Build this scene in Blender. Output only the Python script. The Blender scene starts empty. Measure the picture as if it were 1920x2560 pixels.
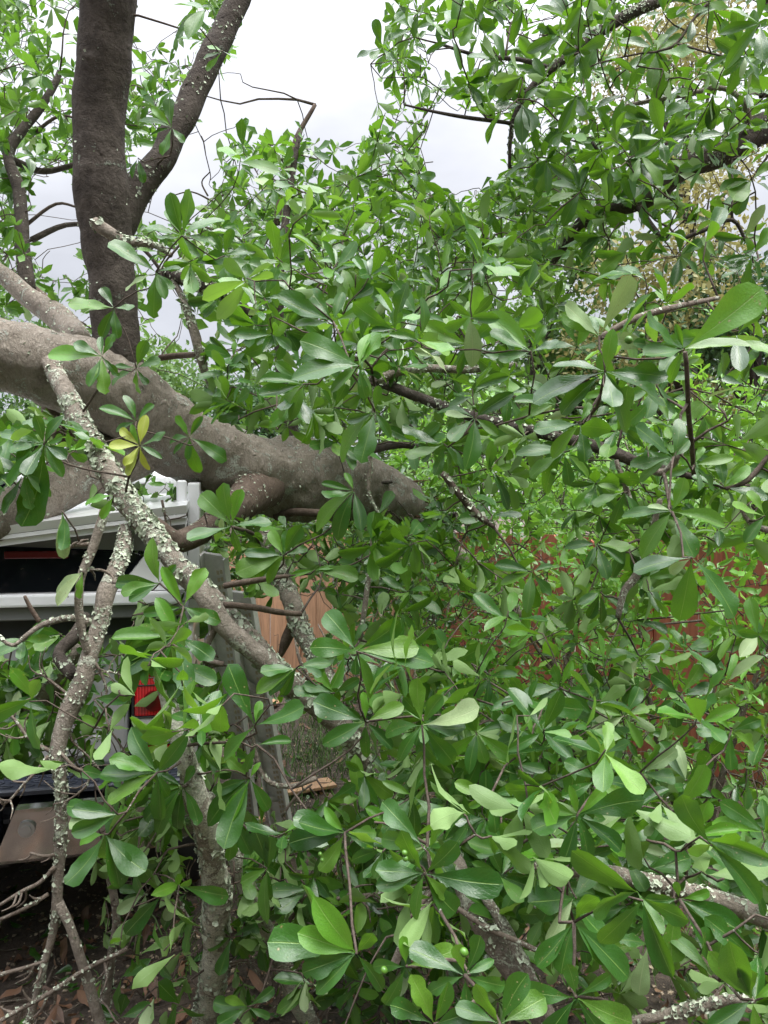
import bpy, bmesh, math, random
import numpy as np
from mathutils import Vector, Matrix, noise as mnoise

random.seed(11)
rng = np.random.default_rng(11)
SC = bpy.context.scene
COL = SC.collection

# ------------------------------------------------------------------ camera, sky, sun, exposure
CAM_H = 1.6
F = 1923.0          # focal length in pixels of the 1920 x 2560 photograph
cam_d = bpy.data.cameras.new('camera')
cam = bpy.data.objects.new('camera', cam_d)
COL.objects.link(cam)
cam.location = (0, 0, CAM_H)
cam.rotation_euler = (math.radians(90), 0, 0)
cam_d.sensor_fit = 'VERTICAL'
cam_d.sensor_height = 34.6
cam_d.lens = 26.0
cam_d.clip_start = 0.05
cam_d.clip_end = 600
SC.camera = cam

SUN_EL, SUN_AZ = math.radians(66), math.radians(125)     # azimuth from straight ahead, to the right
sun_dir = Vector((math.sin(SUN_AZ) * math.cos(SUN_EL), math.cos(SUN_AZ) * math.cos(SUN_EL), math.sin(SUN_EL)))
W = bpy.data.worlds.new('World')
SC.world = W
W.use_nodes = True
nt = W.node_tree
nt.nodes.clear()
N = nt.nodes.new
L = nt.links.new
out = N('ShaderNodeOutputWorld')
sky = N('ShaderNodeTexSky')
sky.sky_type = 'NISHITA'
sky.sun_disc = False
sky.sun_elevation = SUN_EL
sky.sun_rotation = SUN_AZ
bg1 = N('ShaderNodeBackground')
bg1.inputs['Strength'].default_value = 0.1
L(sky.outputs[0], bg1.inputs['Color'])
tc = N('ShaderNodeTexCoord')
sep = N('ShaderNodeSeparateXYZ')
L(tc.outputs['Generated'], sep.inputs[0])
mr = N('ShaderNodeMapRange')                 # overcast sky: zenith three times the horizon
mr.inputs['From Min'].default_value = 0
mr.inputs['From Max'].default_value = 1
mr.inputs['To Min'].default_value = 0.155
mr.inputs['To Max'].default_value = 2.9
pw = N('ShaderNodeMath')
pw.operation = 'POWER'
pw.use_clamp = True
pw.inputs[1].default_value = 3.6
L(sep.outputs['Z'], pw.inputs[0])
L(pw.outputs[0], mr.inputs['Value'])
dot = N('ShaderNodeVectorMath')
dot.operation = 'DOT_PRODUCT'
dot.inputs[1].default_value = (0.03, 0.91, 0.41)      # the brightest patch of cloud
nrmv = N('ShaderNodeVectorMath')
nrmv.operation = 'NORMALIZE'
L(tc.outputs['Generated'], nrmv.inputs[0])
L(nrmv.outputs[0], dot.inputs[0])
gl = N('ShaderNodeMapRange')
gl.interpolation_type = 'SMOOTHSTEP'
gl.inputs['From Min'].default_value = 0.55
gl.inputs['From Max'].default_value = 1.0
gl.inputs['To Min'].default_value = 0.0
gl.inputs['To Max'].default_value = 0.085
L(dot.outputs['Value'], gl.inputs['Value'])
mp = N('ShaderNodeMapping')
mp.inputs['Scale'].default_value = (1.6, 1.6, 3.6)
L(tc.outputs['Generated'], mp.inputs['Vector'])
nz = N('ShaderNodeTexNoise')
nz.inputs['Scale'].default_value = 1.7
nz.inputs['Detail'].default_value = 5
nz.inputs['Roughness'].default_value = 0.5
L(mp.outputs[0], nz.inputs['Vector'])
cm = N('ShaderNodeMapRange')
cm.inputs['From Min'].default_value = 0.32
cm.inputs['From Max'].default_value = 0.68
cm.inputs['To Min'].default_value = 0.76
cm.inputs['To Max'].default_value = 1.2
L(nz.outputs['Fac'], cm.inputs['Value'])
ad = N('ShaderNodeMath')
ad.operation = 'ADD'
L(mr.outputs[0], ad.inputs[0])
L(gl.outputs[0], ad.inputs[1])
mu = N('ShaderNodeMath')
mu.operation = 'MULTIPLY'
L(ad.outputs[0], mu.inputs[0])
L(cm.outputs[0], mu.inputs[1])
bg2 = N('ShaderNodeBackground')
bg2.inputs['Color'].default_value = (0.93, 0.94, 1.0, 1)
L(mu.outputs[0], bg2.inputs['Strength'])
mixs = N('ShaderNodeMixShader')
mixs.inputs[0].default_value = 0.93
L(bg1.outputs[0], mixs.inputs[1])
L(bg2.outputs[0], mixs.inputs[2])
L(mixs.outputs[0], out.inputs['Surface'])

sun_l = bpy.data.lights.new('sun', 'SUN')
sun_l.energy = 1.5
sun_l.angle = math.radians(35)
sun_l.color = (1.0, 0.97, 0.92)
sun = bpy.data.objects.new('sun', sun_l)
COL.objects.link(sun)
sun.rotation_euler = (-sun_dir).to_track_quat('-Z', 'Y').to_euler()

SC.view_settings.view_transform = 'Standard'
SC.view_settings.look = 'None'
SC.view_settings.gamma = 1
SC.view_settings.use_curve_mapping = False
SC.view_settings.exposure = 1.65
SC.render.engine = 'CYCLES'
SC.cycles.max_bounces = 8
SC.cycles.transparent_max_bounces = 8
SC.cycles.use_denoising = True


# ------------------------------------------------------------------ helpers
def P(px, py, d):
    """the point seen at pixel (px, py) of the photograph, d metres in front of the camera"""
    return np.array(((px - 960) / F * d, d, CAM_H - (py - 1280) / F * d))


def proj(p):
    p = np.asarray(p)
    y = np.maximum(p[..., 1], 0.05)
    return 960 + p[..., 0] / y * F, 1280 - (p[..., 2] - CAM_H) / y * F


def tag(o, label=None, cat=None, group=None, kind=None):
    if label: o['label'] = label
    if cat: o['category'] = cat
    if group: o['group'] = group
    if kind: o['kind'] = kind
    return o


def empty(name, loc=(0, 0, 0)):
    o = bpy.data.objects.new(name, None)
    o.empty_display_size = 0.1
    o.location = loc
    COL.objects.link(o)
    return o


def link(name, me, parent=None):
    o = bpy.data.objects.new(name, me)
    COL.objects.link(o)
    if parent is not None:
        o.parent = parent
        inv = parent.matrix_basis.inverted()
        o.matrix_parent_inverse = inv
    return o


def quad_mesh(name, V, Q, uv=None, mats=(), midx=None, smooth=True):
    """mesh from numpy quads (fast)"""
    me = bpy.data.meshes.new(name)
    V = np.ascontiguousarray(V, dtype=np.float32)
    Q = np.ascontiguousarray(Q, dtype=np.int32)
    me.vertices.add(len(V))
    me.vertices.foreach_set('co', V.ravel())
    me.loops.add(Q.size)
    me.loops.foreach_set('vertex_index', Q.ravel())
    me.polygons.add(len(Q))
    me.polygons.foreach_set('loop_start', np.arange(0, Q.size, 4, dtype=np.int32))
    if uv is not None:
        ul = me.uv_layers.new(name='UVMap')
        ul.data.foreach_set('uv', np.ascontiguousarray(uv, dtype=np.float32).ravel())
    for m in mats:
        me.materials.append(m)
    if midx is not None:
        me.polygons.foreach_set('material_index', np.ascontiguousarray(midx, dtype=np.int32))
    me.polygons.foreach_set('use_smooth', np.full(len(Q), smooth, dtype=bool))
    me.update(calc_edges=True)
    me.validate()
    return me


class MB:
    """collects boxes and prisms into one bmesh"""
    def __init__(self):
        self.bm = bmesh.new()

    def box(self, x0, x1, y0, y1, z0, z1, bev=0.0, rot=None, seg=1):
        vs = [self.bm.verts.new((x, y, z)) for x in (x0, x1) for y in (y0, y1) for z in (z0, z1)]
        idx = [(0, 1, 3, 2), (4, 6, 7, 5), (0, 4, 5, 1), (2, 3, 7, 6), (0, 2, 6, 4), (1, 5, 7, 3)]
        fs = [self.bm.faces.new([vs[i] for i in f]) for f in idx]
        if bev > 0:
            es = list({e for f in fs for e in f.edges})
            bmesh.ops.bevel(self.bm, geom=es, offset=bev, segments=seg, affect='EDGES', profile=0.6)
        return vs

    def prism(self, pts, axis, a0, a1, bev=0.0):
        """extrude a closed 2-D outline along x, y or z"""
        def mk(p, a):
            if axis == 'x': return (a, p[0], p[1])
            if axis == 'y': return (p[0], a, p[1])
            return (p[0], p[1], a)
        A = [self.bm.verts.new(mk(p, a0)) for p in pts]
        B = [self.bm.verts.new(mk(p, a1)) for p in pts]
        n = len(pts)
        fs = [self.bm.faces.new(A), self.bm.faces.new(B[::-1])]
        for i in range(n):
            fs.append(self.bm.faces.new((A[i], B[i], B[(i + 1) % n], A[(i + 1) % n])))
        if bev > 0:
            bmesh.ops.bevel(self.bm, geom=list({e for f in fs for e in f.edges}), offset=bev, segments=2, affect='EDGES', profile=0.6)

    def cyl(self, c, axis, r, h, n=20, r2=None):
        m = Matrix.Translation(c) @ Vector((0, 0, 1)).rotation_difference(Vector(axis)).to_matrix().to_4x4()
        bmesh.ops.create_cone(self.bm, cap_ends=True, segments=n, radius1=r, radius2=r if r2 is None else r2, depth=h, matrix=m)

    def build(self, name, mat, parent=None, smooth=False):
        bmesh.ops.recalc_face_normals(self.bm, faces=self.bm.faces)
        me = bpy.data.meshes.new(name)
        self.bm.to_mesh(me)
        self.bm.free()
        me.materials.append(mat)
        if smooth:
            for p in me.polygons: p.use_smooth = True
        return link(name, me, parent)


def catmull(pts, per):
    pts = np.asarray(pts, float)
    Pn = np.vstack([2 * pts[0] - pts[1], pts, 2 * pts[-1] - pts[-2]])
    res = []
    for i in range(1, len(Pn) - 2):
        p0, p1, p2, p3 = Pn[i - 1], Pn[i], Pn[i + 1], Pn[i + 2]
        for k in range(per):
            t = k / per
            res.append(0.5 * (2 * p1 + (p2 - p0) * t + (2 * p0 - 5 * p1 + 4 * p2 - p3) * t * t + (3 * p1 - p0 - 3 * p2 + p3) * t ** 3))
    res.append(pts[-1])
    return np.array(res)


def tube(pts, rad, sides=8, bump=0.0, bscale=6.0, seed=0.0):
    """a tube along pts (n,3) with radii rad (n): vertices and quads, ends closed"""
    pts = np.asarray(pts, float)
    rad = np.asarray(rad, float)
    n = len(pts)
    tan = np.gradient(pts, axis=0)
    tan /= np.linalg.norm(tan, axis=1)[:, None] + 1e-9
    ref = np.array((0.0, 0, 1)) if abs(tan[0][2]) < 0.9 else np.array((1.0, 0, 0))
    u = np.cross(tan[0], ref)
    u /= np.linalg.norm(u)
    ang = np.linspace(0, 2 * np.pi, sides, endpoint=False)
    rings = []
    ext_p = np.vstack([pts[:1], pts, pts[-1:] + tan[-1:] * rad[-1] * 0.35])
    ext_r = np.concatenate([[rad[0] * 0.02], rad, [rad[-1] * 0.05]])
    ext_t = np.vstack([tan[:1], tan, tan[-1:]])
    for i in range(n + 2):
        t = ext_t[i]
        u = u - t * np.dot(u, t)
        u /= np.linalg.norm(u) + 1e-9
        v = np.cross(t, u)
        ring = ext_p[i] + ext_r[i] * (np.cos(ang)[:, None] * u + np.sin(ang)[:, None] * v)
        rings.append(ring)
    V = np.concatenate(rings)
    if bump > 0:
        for k in range(len(V)):
            i = k // sides
            c = ext_p[i]
            q = Vector(V[k] * bscale) + Vector((seed, seed * 1.7, 0))
            f = 1 + bump * mnoise.noise(q) + bump * 0.5 * mnoise.noise(q * 2.7) + bump * 0.28 * mnoise.noise(q * 7.3)
            V[k] = c + (V[k] - c) * f
    Q = []
    for i in range(n + 1):
        for j in range(sides):
            a, b = i * sides + j, i * sides + (j + 1) % sides
            Q.append((a, b, b + sides, a + sides))
    return V, np.array(Q)


class Tubes:
    def __init__(self):
        self.V, self.Q, self.n = [], [], 0

    def add(self, V, Q):
        self.V.append(V)
        self.Q.append(Q + self.n)
        self.n += len(V)

    def build(self, name, mat, parent, kind=None):
        if not self.V: return None
        o = link(name, quad_mesh(name, np.concatenate(self.V), np.concatenate(self.Q), mats=[mat]), parent)
        if kind: o['kind'] = kind
        return o


# ------------------------------------------------------------------ materials
def new_mat(name):
    m = bpy.data.materials.new(name)
    m.use_nodes = True
    t = m.node_tree
    return m, t, t.nodes['Principled BSDF'], t.nodes['Material Output']


def rgba(c): return (c[0], c[1], c[2], 1)


def ramp(t, fac, stops):
    r = t.nodes.new('ShaderNodeValToRGB')
    els = r.color_ramp.elements
    while len(els) < len(stops): els.new(0.5)
    for e, (p, c) in zip(els, stops):
        e.position = p
        e.color = rgba(c)
    t.links.new(fac, r.inputs['Fac'])
    return r.outputs['Color']


def tex_noise(t, scale, detail=4, rough=0.55, vec=None, dist=0.0):
    n = t.nodes.new('ShaderNodeTexNoise')
    n.inputs['Scale'].default_value = scale
    n.inputs['Detail'].default_value = detail
    n.inputs['Roughness'].default_value = rough
    n.inputs['Distortion'].default_value = dist
    if vec is None:
        c = t.nodes.new('ShaderNodeTexCoord')
        vec = c.outputs['Object']
    t.links.new(vec, n.inputs['Vector'])
    return n.outputs['Fac']


def mixc(t, fac, a, b, mode='MIX'):
    m = t.nodes.new('ShaderNodeMix')
    m.data_type = 'RGBA'
    m.blend_type = mode
    for s, v in ((m.inputs['Factor'], fac), (m.inputs['A'], a), (m.inputs['B'], b)):
        pass
    ins = {'f': m.inputs[0], 'a': m.inputs[6], 'b': m.inputs[7]}
    for k, v in (('f', fac), ('a', a), ('b', b)):
        if isinstance(v, (int, float)): ins[k].default_value = v
        elif isinstance(v, tuple): ins[k].default_value = rgba(v)
        else: t.links.new(v, ins[k])
    return m.outputs[2]


def math_n(t, op, a, b=None, clamp=False):
    m = t.nodes.new('ShaderNodeMath')
    m.operation = op
    m.use_clamp = clamp
    for i, v in enumerate((a, b)):
        if v is None: continue
        if isinstance(v, (int, float)): m.inputs[i].default_value = v
        else: t.links.new(v, m.inputs[i])
    return m.outputs[0]


def maprange(t, v, a, b, c=0.0, d=1.0, smooth=True):
    m = t.nodes.new('ShaderNodeMapRange')
    if smooth: m.interpolation_type = 'SMOOTHSTEP'
    m.inputs['From Min'].default_value = a
    m.inputs['From Max'].default_value = b
    m.inputs['To Min'].default_value = c
    m.inputs['To Max'].default_value = d
    t.links.new(v, m.inputs['Value'])
    return m.outputs[0]


def bump(t, bsdf, h, strength=0.5, dist=0.01):
    b = t.nodes.new('ShaderNodeBump')
    b.inputs['Strength'].default_value = strength
    b.inputs['Distance'].default_value = dist
    t.links.new(h, b.inputs['Height'])
    t.links.new(b.outputs[0], bsdf.inputs['Normal'])


def leaf_material(name, dark, mid, fresh, under, trans, rough=0.36, vein=(0.20, 0.32, 0.07), twt=0.28, blotch=0.0, spread=1.0):
    m, t, b, o = new_mat(name)
    g = t.nodes.new('ShaderNodeNewGeometry')
    oi = t.nodes.new('ShaderNodeObjectInfo')
    r = math_n(t, 'FRACT', math_n(t, 'ADD', g.outputs['Random Per Island'], math_n(t, 'MULTIPLY', oi.outputs['Random'], 0.973)))
    base = ramp(t, r, [(0.0, dark), (0.45, mid), (0.8, mid), (1.0, fresh)])
    uvn = t.nodes.new('ShaderNodeUVMap')
    su = t.nodes.new('ShaderNodeSeparateXYZ')
    t.links.new(uvn.outputs[0], su.inputs[0])
    au = math_n(t, 'ABSOLUTE', math_n(t, 'SUBTRACT', su.outputs['X'], 0.5))
    # slow tone drift along each blade and small blemishes
    nf = tex_noise(t, 38, 3)
    base = mixc(t, maprange(t, nf, 0.35, 0.75, 0, 0.35), base, tuple(0.6 * c for c in dark))
    # side veins
    ph = math_n(t, 'SUBTRACT', math_n(t, 'MULTIPLY', su.outputs['Y'], 9.0), math_n(t, 'MULTIPLY', au, 6.0))
    sv = math_n(t, 'ABSOLUTE', math_n(t, 'SUBTRACT', math_n(t, 'FRACT', ph), 0.5))
    svm = maprange(t, sv, 0.0, 0.06, 0.10, 0.0)
    base = mixc(t, svm, base, vein)
    mid_m = maprange(t, au, 0.008, 0.024, 0.75, 0.0)
    base = mixc(t, mid_m, base, vein)
    # insect marks: pale-centred brown specks on some of the leaves
    vo = t.nodes.new('ShaderNodeTexVoronoi')
    vo.inputs['Scale'].default_value = 1.0
    vm = t.nodes.new('ShaderNodeMapping')
    vm.inputs['Scale'].default_value = (3.0, 8.0, 1)
    t.links.new(uvn.outputs[0], vm.inputs['Vector'])
    cxy = t.nodes.new('ShaderNodeCombineXYZ')
    t.links.new(math_n(t, 'MULTIPLY', r, 61.0), cxy.inputs['X'])
    va = t.nodes.new('ShaderNodeVectorMath')
    t.links.new(vm.outputs[0], va.inputs[0])
    t.links.new(cxy.outputs[0], va.inputs[1])
    t.links.new(va.outputs[0], vo.inputs['Vector'])
    some = math_n(t, 'GREATER_THAN', math_n(t, 'FRACT', math_n(t, 'MULTIPLY', r, 7.31)), 0.62)
    sp = math_n(t, 'MULTIPLY', maprange(t, vo.outputs['Distance'], 0.10, 0.17, 1.0, 0.0), some)
    base = mixc(t, math_n(t, 'MULTIPLY', sp, 0.8), base, (0.16, 0.13, 0.04))
    sp2 = math_n(t, 'MULTIPLY', maprange(t, vo.outputs['Distance'], 0.05, 0.09, 1.0, 0.0), some)
    base = mixc(t, math_n(t, 'MULTIPLY', sp2, 0.8), base, (0.42, 0.44, 0.24))
    if blotch > 0:
        bn = tex_noise(t, 60, 2)
        base = mixc(t, maprange(t, bn, 0.66, 0.74, 0, blotch), base, (0.34, 0.36, 0.03))
    col = mixc(t, math_n(t, 'MULTIPLY', g.outputs['Backfacing'], 0.85), base, under)
    t.links.new(col, b.inputs['Base Color'])
    rr = maprange(t, r, 0, 1, rough - 0.05, rough + 0.15, smooth=False)
    t.links.new(math_n(t, 'ADD', rr, math_n(t, 'MULTIPLY', g.outputs['Backfacing'], 0.28)), b.inputs['Roughness'])
    b.inputs['Specular IOR Level'].default_value = 0.62
    hgt = math_n(t, 'ADD', math_n(t, 'MULTIPLY', mid_m, -0.6), math_n(t, 'ADD', math_n(t, 'MULTIPLY', svm, -0.8), math_n(t, 'MULTIPLY', nf, 0.5)))
    bump(t, b, hgt, 0.32, 0.004)
    tr = t.nodes.new('ShaderNodeBsdfTranslucent')
    tcol = mixc(t, r, tuple(0.75 * c for c in trans), trans)
    tcol = mixc(t, math_n(t, 'MULTIPLY', mid_m, 0.4), tcol, (0.03, 0.06, 0.01))
    t.links.new(tcol, tr.inputs['Color'])
    mx = t.nodes.new('ShaderNodeMixShader')
    mx.inputs[0].default_value = twt
    t.links.new(b.outputs[0], mx.inputs[1])
    t.links.new(tr.outputs[0], mx.inputs[2])
    t.links.new(mx.outputs[0], o.inputs['Surface'])
    return m


M_LEAF = leaf_material('leaf_green', (0.017, 0.066, 0.011), (0.036, 0.122, 0.015), (0.11, 0.235, 0.02), (0.16, 0.26, 0.08), (0.20, 0.45, 0.02), rough=0.28, twt=0.27)
M_FRESH = leaf_material('leaf_fresh', (0.06, 0.19, 0.012), (0.085, 0.24, 0.015), (0.14, 0.30, 0.025), (0.22, 0.33, 0.13), (0.30, 0.56, 0.05), blotch=0.5)
M_YELLOW = leaf_material('leaf_yellow', (0.24, 0.32, 0.035), (0.30, 0.36, 0.04), (0.24, 0.34, 0.05), (0.32, 0.38, 0.10), (0.5, 0.5, 0.06), vein=(0.5, 0.5, 0.15))
M_PALE = leaf_material('leaf_pale', (0.22, 0.34, 0.14), (0.27, 0.38, 0.17), (0.36, 0.44, 0.22), (0.30, 0.40, 0.2), (0.3, 0.42, 0.12), rough=0.5, vein=(0.42, 0.5, 0.26))
M_BROWN = leaf_material('leaf_dead', (0.10, 0.05, 0.028), (0.19, 0.095, 0.05), (0.33, 0.20, 0.11), (0.30, 0.19, 0.12), (0.2, 0.08, 0.03), rough=0.6, vein=(0.25, 0.14, 0.07), twt=0.1)
LEAFMATS = [M_LEAF, M_FRESH, M_YELLOW, M_PALE]
M_BRIGHT = leaf_material('shrub_leaf', (0.075, 0.23, 0.022), (0.14, 0.34, 0.04), (0.25, 0.43, 0.05), (0.22, 0.36, 0.11), (0.30, 0.62, 0.05), rough=0.3, twt=0.33)
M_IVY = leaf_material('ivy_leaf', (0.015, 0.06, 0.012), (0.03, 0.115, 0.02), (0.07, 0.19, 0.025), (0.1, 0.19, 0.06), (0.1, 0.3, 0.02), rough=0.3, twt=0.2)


def bark_material(name, c0, c1, c2, lichen=0.3, lc=(0.42, 0.44, 0.36), scale=1.0, stretch=None, bstr=0.7):
    m, t, b, o = new_mat(name)
    tcn = t.nodes.new('ShaderNodeTexCoord')
    vec = tcn.outputs['Object']
    if stretch is not None:
        mpp = t.nodes.new('ShaderNodeMapping')
        mpp.inputs['Scale'].default_value = stretch
        t.links.new(vec, mpp.inputs['Vector'])
        vec = mpp.outputs[0]
    n1 = tex_noise(t, 16 * scale, 8, 0.68, vec, 0.9)
    n2 = tex_noise(t, 70 * scale, 6, 0.72, vec, 0.5)
    n5 = tex_noise(t, 5.5 * scale, 5, 0.6, tcn.outputs['Object'], 0.8)
    n3 = tex_noise(t, 9 * scale, 5, 0.62, tcn.outputs['Object'], 1.2)
    n4 = tex_noise(t, 120 * scale, 3, 0.6, tcn.outputs['Object'])
    rn = t.nodes.new('ShaderNodeTexNoise')
    rn.noise_type = 'RIDGED_MULTIFRACTAL'
    rn.inputs['Scale'].default_value = 13 * scale
    rn.inputs['Detail'].default_value = 7
    rn.inputs['Roughness'].default_value = 0.62
    rn.inputs['Distortion'].default_value = 0.5
    t.links.new(vec, rn.inputs['Vector'])
    crk = maprange(t, rn.outputs['Fac'], 0.12, 0.75, 0, 1)
    col = ramp(t, n1, [(0.3, c0), (0.5, c1), (0.72, c2)])
    col = mixc(t, math_n(t, 'MULTIPLY', math_n(t, 'SUBTRACT', 1.0, crk), 0.32), col, tuple(0.45 * x for x in c0))
    col = mixc(t, maprange(t, n2, 0.42, 0.68, 0, 0.4), col, tuple(0.4 * x for x in c0))
    col = mixc(t, maprange(t, n5, 0.45, 0.65, 0, 0.22), col, tuple(0.5 * x for x in c0))
    th = 0.72 - 0.34 * lichen
    lm = maprange(t, math_n(t, 'ADD', math_n(t, 'MULTIPLY', n3, 0.72), math_n(t, 'MULTIPLY', n4, 0.28)), th, th + 0.05, 0, 0.9)
    lcol = ramp(t, n4, [(0.3, tuple(0.55 * x for x in lc)), (0.6, lc), (0.8, tuple(min(1, 1.25 * x) for x in lc))])
    col = mixc(t, lm, col, lcol)
    t.links.new(col, b.inputs['Base Color'])
    b.inputs['Roughness'].default_value = 0.9
    b.inputs['Specular IOR Level'].default_value = 0.2
    h = math_n(t, 'ADD', math_n(t, 'ADD', math_n(t, 'MULTIPLY', crk, 0.7), math_n(t, 'MULTIPLY', n2, 0.7)), math_n(t, 'ADD', math_n(t, 'MULTIPLY', n1, 0.6), math_n(t, 'MULTIPLY', lm, 0.35)))
    bump(t, b, h, bstr, 0.02)
    return m


M_TRUNK = bark_material('bark_trunk', (0.28, 0.235, 0.19), (0.45, 0.39, 0.32), (0.58, 0.52, 0.44), 0.5, (0.52, 0.54, 0.46), 1.5, stretch=(2.2, 1.2, 1.0), bstr=1.0)
M_LIMB = bark_material('bark_limb', (0.05, 0.04, 0.033), (0.10, 0.082, 0.067), (0.16, 0.135, 0.112), 0.38, (0.22, 0.24, 0.19), bstr=0.9)
M_LICH = bark_material('bark_lichen', (0.2, 0.165, 0.13), (0.40, 0.345, 0.28), (0.58, 0.52, 0.44), 0.55, (0.58, 0.60, 0.48), 1.5, bstr=0.9)
M_BROWNB = bark_material('bark_smooth', (0.10, 0.07, 0.055), (0.18, 0.135, 0.105), (0.27, 0.21, 0.17), 0.25, (0.42, 0.44, 0.36), 2.2, bstr=0.4)
M_TWIG = bark_material('bark_twig', (0.06, 0.045, 0.035), (0.13, 0.10, 0.08), (0.22, 0.18, 0.145), 0.3, (0.38, 0.40, 0.33), 4.0, bstr=0.3)
M_DEADTW = bark_material('bark_dead_twig', (0.11, 0.085, 0.065), (0.21, 0.17, 0.135), (0.34, 0.29, 0.24), 0.45, (0.45, 0.48, 0.39), 4.0, bstr=0.4)
M_SPLIT = bark_material('split_wood', (0.16, 0.085, 0.05), (0.3, 0.17, 0.11), (0.42, 0.27, 0.19), 0.0, scale=1.6)


M_POLE = bark_material('bark_pale_crust', (0.26, 0.22, 0.17), (0.46, 0.41, 0.33), (0.62, 0.57, 0.47), 0.8, (0.66, 0.66, 0.53), 1.7, bstr=0.9)


def flat_mat(name, c, rough=0.5, metal=0.0, var=0.12, nscale=8.0, spec=0.5, coat=0.0, bst=0.0):
    m, t, b, o = new_mat(name)
    n1 = tex_noise(t, nscale, 5, 0.6)
    col = mixc(t, maprange(t, n1, 0.3, 0.7), tuple(x * (1 - var) for x in c), tuple(min(1, x * (1 + var * 0.5)) for x in c))
    t.links.new(col, b.inputs['Base Color'])
    b.inputs['Roughness'].default_value = rough
    b.inputs['Metallic'].default_value = metal
    b.inputs['Specular IOR Level'].default_value = spec
    b.inputs['Coat Weight'].default_value = coat
    if bst: bump(t, b, tex_noise(t, nscale * 8, 4), bst, 0.003)
    return m


def paint_mat(name, c):
    m, t, b, o = new_mat(name)
    n = tex_noise(t, 55, 3, 0.6)
    n2 = tex_noise(t, 4, 4, 0.6)
    col = mixc(t, maprange(t, n2, 0.35, 0.75, 0, 0.16), c, (0.42, 0.42, 0.38))
    col = mixc(t, maprange(t, n, 0.70, 0.74, 0, 0.75), col, (0.09, 0.075, 0.05))
    t.links.new(col, b.inputs['Base Color'])
    b.inputs['Roughness'].default_value = 0.32
    b.inputs['Coat Weight'].default_value = 0.5
    b.inputs['Coat Roughness'].default_value = 0.12
    return m


M_WHITE = paint_mat('white_paint', (0.80, 0.80, 0.82))
M_WHITE_SHADED = paint_mat('shaded_white_paint', (0.36, 0.365, 0.375))  # white tailgate with its shade painted in as grey
M_GREYTRIM_SHADE = flat_mat('grey_trim_and_shade', (0.20, 0.20, 0.20), 0.6)
M_BLACK = flat_mat('black_plastic', (0.016, 0.017, 0.02), 0.5)
M_PAD = flat_mat('step_pad_rubber', (0.03, 0.036, 0.055), 0.45)
M_RUBBER = flat_mat('tyre_rubber', (0.022, 0.022, 0.022), 0.8)
M_CHROME = flat_mat('chrome', (0.62, 0.62, 0.62), 0.13, 1.0, 0.05)
M_SENSOR = flat_mat('sensor_grey', (0.42, 0.42, 0.42), 0.4, 0.6)
M_ALU = flat_mat('aluminium', (0.74, 0.73, 0.72), 0.5, 0.1, 0.2, 14)
M_ALUDARK = flat_mat('rail_web', (0.17, 0.145, 0.13), 0.6, 0.1)
M_SLOT = flat_mat('rail_slot', (0.55, 0.47, 0.34), 0.6)
M_RUST = flat_mat('board_offcut', (0.42, 0.25, 0.14), 0.7, 0, 0.3, 12)
mg, tg, bg_, og = new_mat('dark_glass')
gn = tex_noise(tg, 42, 3, 0.6)
tg.links.new(mixc(tg, maprange(tg, gn, 0.68, 0.72, 0, 0.7), (0.006, 0.007, 0.009), (0.09, 0.07, 0.045)), bg_.inputs['Base Color'])
bg_.inputs['Roughness'].default_value = 0.03
bg_.inputs['Specular IOR Level'].default_value = 0.2
M_GLASS = mg
ml, tl, bl, ol = new_mat('red_lens')
ln = tl.nodes.new('ShaderNodeTexWave')
ln.inputs['Scale'].default_value = 34
lc_ = tl.nodes.new('ShaderNodeTexCoord')
tl.links.new(lc_.outputs['Object'], ln.inputs['Vector'])
tl.links.new(mixc(tl, ln.outputs['Fac'], (0.42, 0.004, 0.008), (0.75, 0.02, 0.03)), bl.inputs['Base Color'])
bl.inputs['Roughness'].default_value = 0.12
bl.inputs['Coat Weight'].default_value = 0.6
M_RED = ml
M_REDDARK = flat_mat('dark_red_ring', (0.16, 0.004, 0.006), 0.15)
M_CLEAR = flat_mat('clear_lens', (0.55, 0.55, 0.55), 0.15)


def wood_mat(name, c):
    m, t, b, o = new_mat(name)
    oi = t.nodes.new('ShaderNodeObjectInfo')
    tcn = t.nodes.new('ShaderNodeTexCoord')
    mpn = t.nodes.new('ShaderNodeMapping')
    mpn.inputs['Scale'].default_value = (9, 9, 0.7)
    t.links.new(tcn.outputs['Object'], mpn.inputs['Vector'])
    ad_ = t.nodes.new('ShaderNodeVectorMath')
    ad_.operation = 'ADD'
    cx = t.nodes.new('ShaderNodeCombineXYZ')
    t.links.new(math_n(t, 'MULTIPLY', oi.outputs['Random'], 37.0), cx.inputs['X'])
    t.links.new(mpn.outputs[0], ad_.inputs[0])
    t.links.new(cx.outputs[0], ad_.inputs[1])
    g1 = tex_noise(t, 5, 6, 0.65, ad_.outputs[0], 0.5)
    col = ramp(t, g1, [(0.3, tuple(0.6 * x for x in c)), (0.52, c), (0.75, tuple(1.3 * x for x in c))])
    col = mixc(t, math_n(t, 'MULTIPLY', oi.outputs['Random'], 0.35), col, tuple(0.7 * x for x in c))
    t.links.new(col, b.inputs['Base Color'])
    b.inputs['Roughness'].default_value = 0.75
    bump(t, b, g1, 0.4, 0.004)
    return m


M_CEDAR = wood_mat('tan_cedar', (0.46, 0.26, 0.155))
M_REDWOOD = wood_mat('red_stained_wood', (0.40, 0.125, 0.075))

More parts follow.
